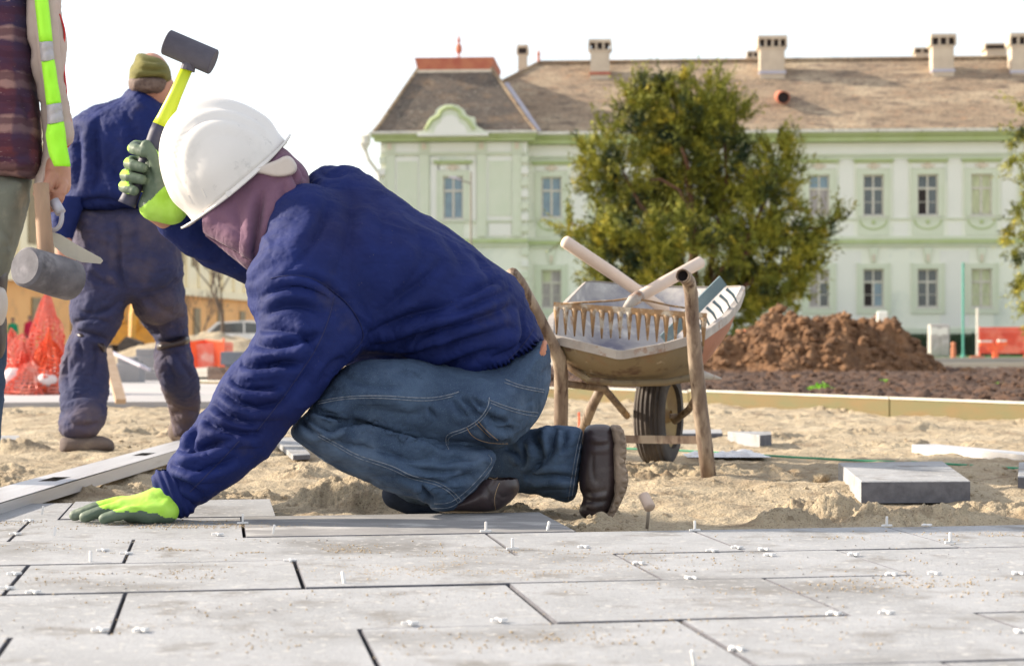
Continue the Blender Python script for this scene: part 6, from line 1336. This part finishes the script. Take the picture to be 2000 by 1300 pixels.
# green string, awl, red pin, plastic scrap, stone, bars
M_str = mat('green string', (.05, .30, .17), .7)
mb = MB(); pts = [G(x, y, -.028) for x, y in smooth_poly([(1160, 872), (1230, 876), (1320, 879), (1400, 883), (1480, 888), (1560, 893), (1640, 897), (1700, 900), (1780, 902), (1860, 906), (1930, 911), (2060, 918)], 2, False)]
mb.tube(pts, .0042, 6); tag(mb.obj('guide_string', M_str, loc=pts[0]), 'thin green string laid across the sand behind the thick grey slab', 'string')
M_awlw = mat('worn beech grip', (.55, .42, .34), .7, (.46, .34, .27), 20, 4); M_steel = mat('dull steel', (.42, .38, .34), .45, (.34, .30, .27), 20, metal=.6)
AY = 4.14; e = empty('awl', P(1264, 1030, AY), 'steel pin with a pale wooden grip stuck upright in the sand behind the slabs', 'marking pin')
a, b = P(1257, 966, AY), P(1270, 992, AY-.03); mb = MB(); mb.tube([a, a.lerp(b, .06), a.lerp(b, .94), b], [.010, .0125, .0135, .011], 14); mb.obj('grip', M_awlw, e, smooth=True)
mb = MB(); mb.tube([a.lerp(b, .8), P(1266, 1008, AY-.01), P(1263, 1036, AY)], [.0045, .0042, .0038], 8); mb.obj('rod', M_steel, e, smooth=True)
mb = MB(); p = G(1131, 836, -.04); mb.tube([p, p+Vector((0, 0, .085))], .0055, 8); tag(mb.obj('marker_pin', M_netbr, loc=p), 'small red marker pin in the sand under the wheelbarrow', 'pin')
M_plas = mat('crumpled plastic', (.55, .55, .58), .3, (.70, .70, .72), 12, 4, .5, 40, spec=.8)
c = G(1418, 890, -.03); XX, YY = np.meshgrid(np.linspace(-.16, .16, 34), np.linspace(-.11, .11, 22)); ZZ = .006+.022*np.abs(fbm(XX*14+3, YY*14, 0, 4))*smoothst(.16, .10, np.abs(XX))*smoothst(.11, .07, np.abs(YY))-.004
ii = (np.arange(21)[:, None]*34+np.arange(33)[None]).ravel(); o = mk('plastic_scrap', np.stack([XX+c.x, YY+c.y, ZZ+c.z], -1).reshape(-1, 3), np.stack([ii, ii+1, ii+35, ii+34], -1), M_plas, smooth=True, loc=c); tag(o, 'crumpled clear plastic scrap on the sand right of the barrow wheel', 'plastic scrap')
import bmesh
def rock(name, c, r, m, sq, lb, cat):
    bm = bmesh.new(); bmesh.ops.create_icosphere(bm, subdivisions=3, radius=1); v = np.array([q.co[:] for q in bm.verts]); f = [[q.index for q in p.verts] for p in bm.faces]; bm.free()
    v = v*(1+.22*fbm(v[:, 0]*2, v[:, 1]*2, v[:, 2]*2, 3))[:, None]*np.array(sq)*r+np.array(c); return tag(mk(name, v, f, m, smooth=True, loc=c), lb, cat)
rock('stone', G(1604, 933, -.02), .022, M_sand, (1.2, 1, .8), 'sandy lump left of the thick grey slab', 'stone')
rock('clay_lump', P(1887, 736, 24), .16, M_pile, (1.1, 1, .8), 'round clay lump on the kerb right of the earth heap', 'clay lump')
rock('clay_lump', P(1558, 738, 18), .05, M_pile, (1.3, 1, .7), 'small clod at the foot of the earth heap', 'clay lump')
M_alu = mat('brushed aluminium', (.62, .61, .62), .4, (.54, .53, .54), 4, 4, .1, 60, metal=.35, stretch=(6, .3, 6), stains=[((.44, .42, .40), 6, .6, .72)])
se = empty('straightedge', (-1.28, 5.4, 0), 'long pale aluminium straightedge with oval slots lying from slabs onto sand', 'straightedge')
mb = MB(); hs = [(-1.305, -1.255, y0, y0+.17) for y0 in (3.75, 4.93, 6.15, 7.2)]
x0, x1, y0, y1 = -1.345, -1.215, 3.3, 7.6
us = sorted({x0, x1, -1.305, -1.255}); vs_ = sorted({y0, y1, *[h[2] for h in hs], *[h[3] for h in hs]})
def zt(y): return .026-.012*max(0, y-4.7)/2.9
for i in range(len(us)-1):
    for j in range(len(vs_)-1):
        mu, mv = (us[i]+us[i+1])/2, (vs_[j]+vs_[j+1])/2
        if any(h[0] < mu < h[1] and h[2] < mv < h[3] for h in hs): continue
        mb.add([(us[i], vs_[j], zt(vs_[j])), (us[i+1], vs_[j], zt(vs_[j])), (us[i+1], vs_[j+1], zt(vs_[j+1])), (us[i], vs_[j+1], zt(vs_[j+1]))], [(0, 1, 2, 3)])
for a, b in ((x0, x0), (x1, x1)): mb.add([(a, y0, 0), (a, y1, -.03), (a, y1, zt(y1)), (a, y0, zt(y0))], [(0, 1, 2, 3)])
mb.add([(x0, y0, 0), (x1, y0, 0), (x1, y0, zt(y0)), (x0, y0, zt(y0))], [(0, 1, 2, 3)])
mb.add([(x0, y0, .001), (x1, y0, .001), (x1, y1, -.03), (x0, y1, -.03)], [(0, 1, 2, 3)])
mb.obj('profile', M_alu, se)
a, b = G(1781, 871, -.01), G(2060, 897, -.01); d = (b-a).normalized(); n_ = Vector((-d.y, d.x, 0)); v = []
for z in (-.045, -.003):
    for p in (a, b, b+n_*.11, a+n_*.11): v.append(Vector((p.x, p.y, z)))
tag(mk('aluminium_bar', v, [(3, 2, 1, 0), (4, 5, 6, 7), (0, 1, 5, 4), (1, 2, 6, 5), (2, 3, 7, 6), (3, 0, 4, 7)], M_alu, loc=a), 'flat aluminium bar lying on the sand at the right edge', 'straightedge')
# ================================================================ LEFT BACKGROUND
def small_person(px, ph, Y, top, legs, lb, walk=.12, h=.035):
    z1 = CAMH+(HOR-ph)/F*Y; z0 = -.12; H = z1-z0; x = (px-1000)/F*Y; e = empty('person', (x, Y, z0), lb, 'person')
    Bp = Body((x-.4, Y-.4, z0+H*.45), (x+.4, Y+.4, z0+H*.9), h); q = lambda dx, dy, t: (x+dx, Y+dy, z0+H*t)
    Bp.cap([q(0, 0, .52), q(0, 0, .66), q(0, 0, .80)], [.14, .15, .15], .05)
    for s_ in (-1, 1): Bp.cap([q(s_*.17, 0, .81), q(s_*.21, .04*s_, .64), q(s_*.2, -.1, .5)], [.065, .055, .045], .04)
    V, Q = Bp.mesh(1); mk('coat', V, Q, top, e, smooth=True)
    Bp = Body((x-.4, Y-.4, z0-.02), (x+.4, Y+.4, z0+H*.6), h)
    for s_ in (-1, 1): Bp.cap([q(s_*.09, 0, .5), q(s_*.1, s_*walk*.6, .28), q(s_*.1, s_*walk, .04), q(s_*.1, s_*walk-.12, .025)], [.10, .07, .055, .04], .03)
    V, Q = Bp.mesh(1); mk('trousers', V, Q, legs, e, smooth=True)
    Bp = Body((x-.2, Y-.2, z0+H*.8), (x+.2, Y+.2, z0+H*1.03), h*.6); Bp.ell(q(0, 0, .935), (.085, .1, .115), .02); Bp.cap([q(0, 0, .84), q(0, 0, .9)], [.06, .055], .03); V, Q = Bp.mesh(1); mk('head', V, Q, M_skin, e, smooth=True)
    Bp = Body((x-.2, Y-.2, z0+H*.88), (x+.2, Y+.2, z0+H*1.04), h*.6); Bp.ell(q(0, .01, .958), (.092, .108, .10), .02); V, Q = Bp.mesh(1); mk('hair', V, Q, M_hair, e, smooth=True)
M_gs = mat('green shirt', (.01, .26, .12), .9); M_rs = mat('crimson jacket', (.55, .01, .05), .9); M_dk = mat('dark clothes', (.03, .03, .05), .9)
small_person(25, 621, 84, M_gs, M_dk, 'distant person in a green top behind the red netting heap'); small_person(58, 617, 80, M_rs, M_dk, 'distant person in a crimson jacket behind the red netting heap')
small_person(1711, 613, 77, M_dk, M_dk, 'distant person in dark clothes walking past behind the earth heap', .25)
# heap of crumpled red netting
M_netp = mat('faded red netting', (.80, .15, .10), .6, (.85, .34, .26), 5, 3, stains=[((.85, .60, .52), 3, .55, .66)])
nh = empty('netting_heap', (P(62, 0, 14.6).x, 14.6, 0), 'crumpled heap of red safety netting beside the pale pavement at left', 'netting')
def net_blob(cx, cy, z0, rx, ry, hh, nu, nv, seed, m, th=.006):
    mb = MB(); G_ = []
    for j in range(nv+1):
        row = []
        for i in range(nu):
            a = 2*PI*i/nu; t = j/nv; pr = (1-t**1.4)**.7; k = 1+.6*float(vnoise(math.cos(a)*2.6+seed, math.sin(a)*2.6, t*5))+.25*float(vnoise(math.cos(a)*7+seed, math.sin(a)*7, t*11))
            row.append(Vector((cx+rx*pr*k*math.cos(a), cy+ry*pr*k*math.sin(a), z0+hh*t*(1+.15*float(vnoise(a*1.7, seed, t*2))))))
        G_.append(row)
    for j in range(nv):
        for i in range(nu):
            a, b, c = G_[j][i], G_[j][(i+1) % nu], G_[j+1][i]
            for p, q in ((a, b), (a, c)):
                d = (q-p); 
                if d.length < 1e-6: continue
                u = d.cross(Vector((0, 1, .2))).normalized()*th; mb.add([p-u, p+u, q+u, q-u], [(0, 1, 2, 3)])
                w_ = Vector((0, -1, 0))*th*.7; mb.add([p-w_, p+w_, q+w_, q-w_], [(0, 1, 2, 3)])
    o = mb.obj('netting_strands', m, nh); tag(o, kind='stuff')
net_blob(P(92, 0, 14.7).x, 14.7, 0, .20, .22, .74, 26, 24, 1, M_netp); net_blob(P(45, 0, 14.6).x, 14.6, 0, .19, .2, .44, 26, 16, 5, M_netp); net_blob(P(95, 0, 14.5).x, 14.5, 0, .16, .2, .50, 22, 18, 8, M_netbr, .005); net_blob(P(62, 0, 14.4).x, 14.4, 0, .24, .16, .26, 30, 10, 11, M_netp, .007); net_blob(P(20, 0, 14.8).x, 14.8, 0, .16, .16, .48, 22, 16, 14, M_netp, .006)
Bq = Body((-4.3, 14.2, -.02), (-3.6, 14.9, .4), .012); Bq.ell(P(28, 745, 14.45), (.11, .1, .11), .03); Bq.ell(P(90, 742, 14.35), (.09, .08, .05), .03)
V, Q = Bq.mesh(1); V = wrinkle(V, normals(V, Q), .02, 12, (1, 1, 1), 3); mk('white_sacks', V, Q, mat('white plastic sack', (.72, .66, .64), .5, (.66, .52, .5), 7), nh, smooth=True)
# orange netting further back, car, block, bare tree
e = empty('safety_netting', P(400, 715, 33), 'bright orange red safety netting sagging between posts in the gap behind the workers', 'netting')
pa_, pb_, pc_ = P(368, 714, 33), P(400, 714, 33.6), P(437, 714, 33)
net_fence('netting_strands', [pa_, pb_, pc_], .0, .46, .045, M_netbr, e, .06, .014); net_fence('netting_strands', [pa_+Vector((0, .3, 0)), pc_+Vector((.1, .4, 0))], .0, .40, .05, M_netp, e, .1, .016)
for p in (pa_, pc_): mb = MB(); mb.tube([Vector((p.x, p.y, -.12)), Vector((p.x, p.y, .52))], .02, 6); mb.obj('post', M_netbr, e)
M_car = mat('white car paint', (.75, .75, .74), .25, coat=.5)
def car(x, y, z, rot, m, lb):
    e = empty('parked_car', (x, y, z), lb, 'car'); e.rotation_euler.z = rot
    def loc(o): o.parent = e; return o
    pr_ = [(-2.1, .25), (-2.15, .6), (-2.0, .85), (-1.35, .95), (-.85, 1.38), (.35, 1.45), (1.0, 1.38), (1.6, .98), (2.05, .88), (2.15, .55), (2.1, .25), (1.75, .22), (1.65, .45), (1.35, .58), (1.05, .45), (.95, .22), (-.95, .22), (-1.05, .45), (-1.35, .58), (-1.65, .45), (-1.75, .22)]
    mb = MB(); mb.prism(pr_, -.82, .82); loc(mb.obj('body', m, local=True))
    for s_ in (-.825, .823):
        for w_ in ([(-1.15, .98), (-.78, 1.32), (.1, 1.38), (.1, .98)], [(.16, .98), (.16, 1.38), (.9, 1.32), (1.3, .98)]): mb = MB(); mb.prism(w_, s_, s_+.004); loc(mb.obj('side_window', M_gl, local=True))
    for wx in (-1.35, 1.35):
        for s_ in (-.75, .75): mb = MB(); mb.lathe([(0, -.1), (.2, -.1), (.31, -.08), (.31, .08), (.2, .1), (0, .1)], (wx, s_, .31), (0, 1, 0), 16); loc(mb.obj('wheel', M_tyre, local=True))
    for s_ in (-.55, .55): mb = MB(); mb.cbox(-2.16, -2.1, s_-.18, s_+.18, .62, .74, .01); loc(mb.obj('headlight', M_zinc, local=True))
p = P(472, 690, 66); car(p.x, p.y, -.16, .1, M_car, 'white car parked in the distance before the orange building')
p = P(452, 690, 52); mb = MB(); mb.tube([(p.x-.5, p.y, .35), (p.x+.75, p.y, .35)], .07, 6); mb.box(p.x-.4, p.x-.34, p.y-.05, p.y+.05, -.16, .3); mb.box(p.x+.5, p.x+.56, p.y-.05, p.y+.05, -.16, .3); tag(mb.obj('red_barrier', M_netbr, loc=p), 'low red barrier rail in front of the distant white car', 'barrier')
p = P(452, 712, 31); mb = MB(); mb.cbox(p.x-.19, p.x+.19, p.y, p.y+.3, .05, .28, .01); mb.cbox(p.x-.12, p.x+.14, p.y+.02, p.y+.2, -.12, .049, .01); tag(mb.obj('machine_box', mat('grey blue box', (.18, .20, .24), .7), loc=p), 'dark grey box standing right of the orange netting', 'box')
def bare_tree(px, py, Y, H, lb, seed):
    rr_ = random.Random(seed); b = P(px, py, Y); b.z = -.16; e = empty('bare_tree', b, lb, 'tree'); mb = MB()
    def grow(p, d, L, r, n):
        q = p+d*L*.5+Vector((rr_.uniform(-.05, .05), rr_.uniform(-.05, .05), 0))*L; t = q+d*L*.5; mb.tube([p, q, t], [r, r*.85, r*.65], 6, caps=False)
        if n == 0: return
        for _ in range(3 if n > 1 else 4):
            a = Vector((rr_.gauss(0, 1), rr_.gauss(0, 1), rr_.gauss(0, .5))).normalized(); grow(t, (d*.9+a*.55+Vector((0, 0, .15))).normalized(), L*rr_.uniform(.6, .8), r*.6, n-1)
    grow(b, Vector((0, 0, 1)), H*.33, H*.018, 5); mb.obj('trunk', M_bark2, e)
bare_tree(437, 690, 62, 4.6, 'bare leafless tree in front of the orange building', 3); bare_tree(395, 690, 68, 2.6, 'small bare shrub left of the bare leafless tree', 9)
# excavator and site clutter seen between the legs
M_exc = mat('excavator yellow', (.62, .30, .03), .6, (.45, .22, .04), 6)
p = P(262, 690, 46); ex = empty('excavator', (p.x, p.y, -.16), 'orange yellow excavator seen between the legs of the walking man', 'excavator')
mb = MB(); mb.cbox(p.x-.75, p.x+.75, p.y-.5, p.y+.9, .42, .95, .08); mb.obj('body', M_exc, ex)
mb = MB(); mb.cbox(p.x-.70, p.x-.15, p.y-.45, p.y+.5, .96, 1.62, .08); mb.obj('cab', M_exc, ex); mb = MB(); mb.box(p.x-.64, p.x-.2, p.y-.47, p.y-.452, 1.05, 1.5); mb.obj('cab_window', M_gl, ex)
mb = MB(); mb.tube([(p.x+.1, p.y-.5, .8), (p.x+.25, p.y-1.0, 1.55), (p.x+.35, p.y-1.8, 1.1), (p.x+.36, p.y-2.0, .45)], [.14, .13, .1, .08], 6); mb.obj('boom', M_exc, ex)
mb = MB(); mb.prism([(p.x+.12, .05), (p.x+.6, .05), (p.x+.66, .45), (p.x+.3, .6), (p.x+.1, .4)], p.y-2.4, p.y-1.9); mb.obj('bucket', M_tyre, ex)
for s_ in (-.65, .45): mb = MB(); mb.cbox(p.x+s_, p.x+s_+.25, p.y-.7, p.y+.9, 0, .40, .08); mb.obj('track', M_tyre, ex)
a, b = P(208, 684, 12.6), P(236, 766, 12.0); b.z = .02; beam('plank', a, b, .018, .035, mat('raw plank', (.50, .36, .25), .8, (.42, .29, .19), 8, stretch=(1, 1, 4)), None); tag(bpy.context.scene.objects['plank'], 'wooden plank propped on the pale pavement behind the walking man', 'plank')
beam('conduit', P(219, 688, 15), P(292, 722, 14.5), .012, .012, M_zinc, None); tag(bpy.context.scene.objects['conduit'], 'thin grey rod sloping down behind the wooden plank', 'rod')
M_blk = mat('grey blocks', (.34, .32, .32), .9, (.26, .25, .25), 3)
for i, (px, py, Y, w_, h_, lb) in enumerate(((285, 712, 22, .16, .26, 'grey concrete block stack behind the plank, tallest one'), (262, 715, 21, .10, .16, 'small grey block at the foot of the block stack'), (300, 716, 20, .12, .10, 'low pale block nearest the right leg of the walking man'), (248, 722, 19, .13, .20, 'dark grey bin shape left of the block stack'))):
    p = P(px, py, Y); mb = MB(); mb.cbox(p.x-w_, p.x+w_, p.y, p.y+.3, -.0, h_, .01); mb.cbox(p.x-w_*.8, p.x+w_*.5, p.y+.02, p.y+.26, h_+.001, h_*1.35, .01); tag(mb.obj('concrete_block', M_blk, loc=p), lb, 'block', 'site materials stacked on the left pavement')
p = P(170, 668, 30); mb = MB(); 
Xg, Yg = np.meshgrid(np.linspace(-5.2, 3.4, 90), np.linspace(-2.4, 2.4, 40)); Zg = .95*np.exp(-((Xg+.4)/2.2)**2-(Yg/1.4)**2)*(1+.25*fbm(Xg*1.2, Yg*1.2, 0, 4))-.12
ii = (np.arange(39)[:, None]*90+np.arange(89)[None]).ravel(); o = mk('sand_mound', np.stack([Xg+p.x, Yg+44, Zg], -1).reshape(-1, 3), np.stack([ii, ii+1, ii+91, ii+90], -1), M_sand, smooth=True, loc=(p.x, 44, -.1)); tag(o, 'low pale mound of material in the left distance', 'mound')
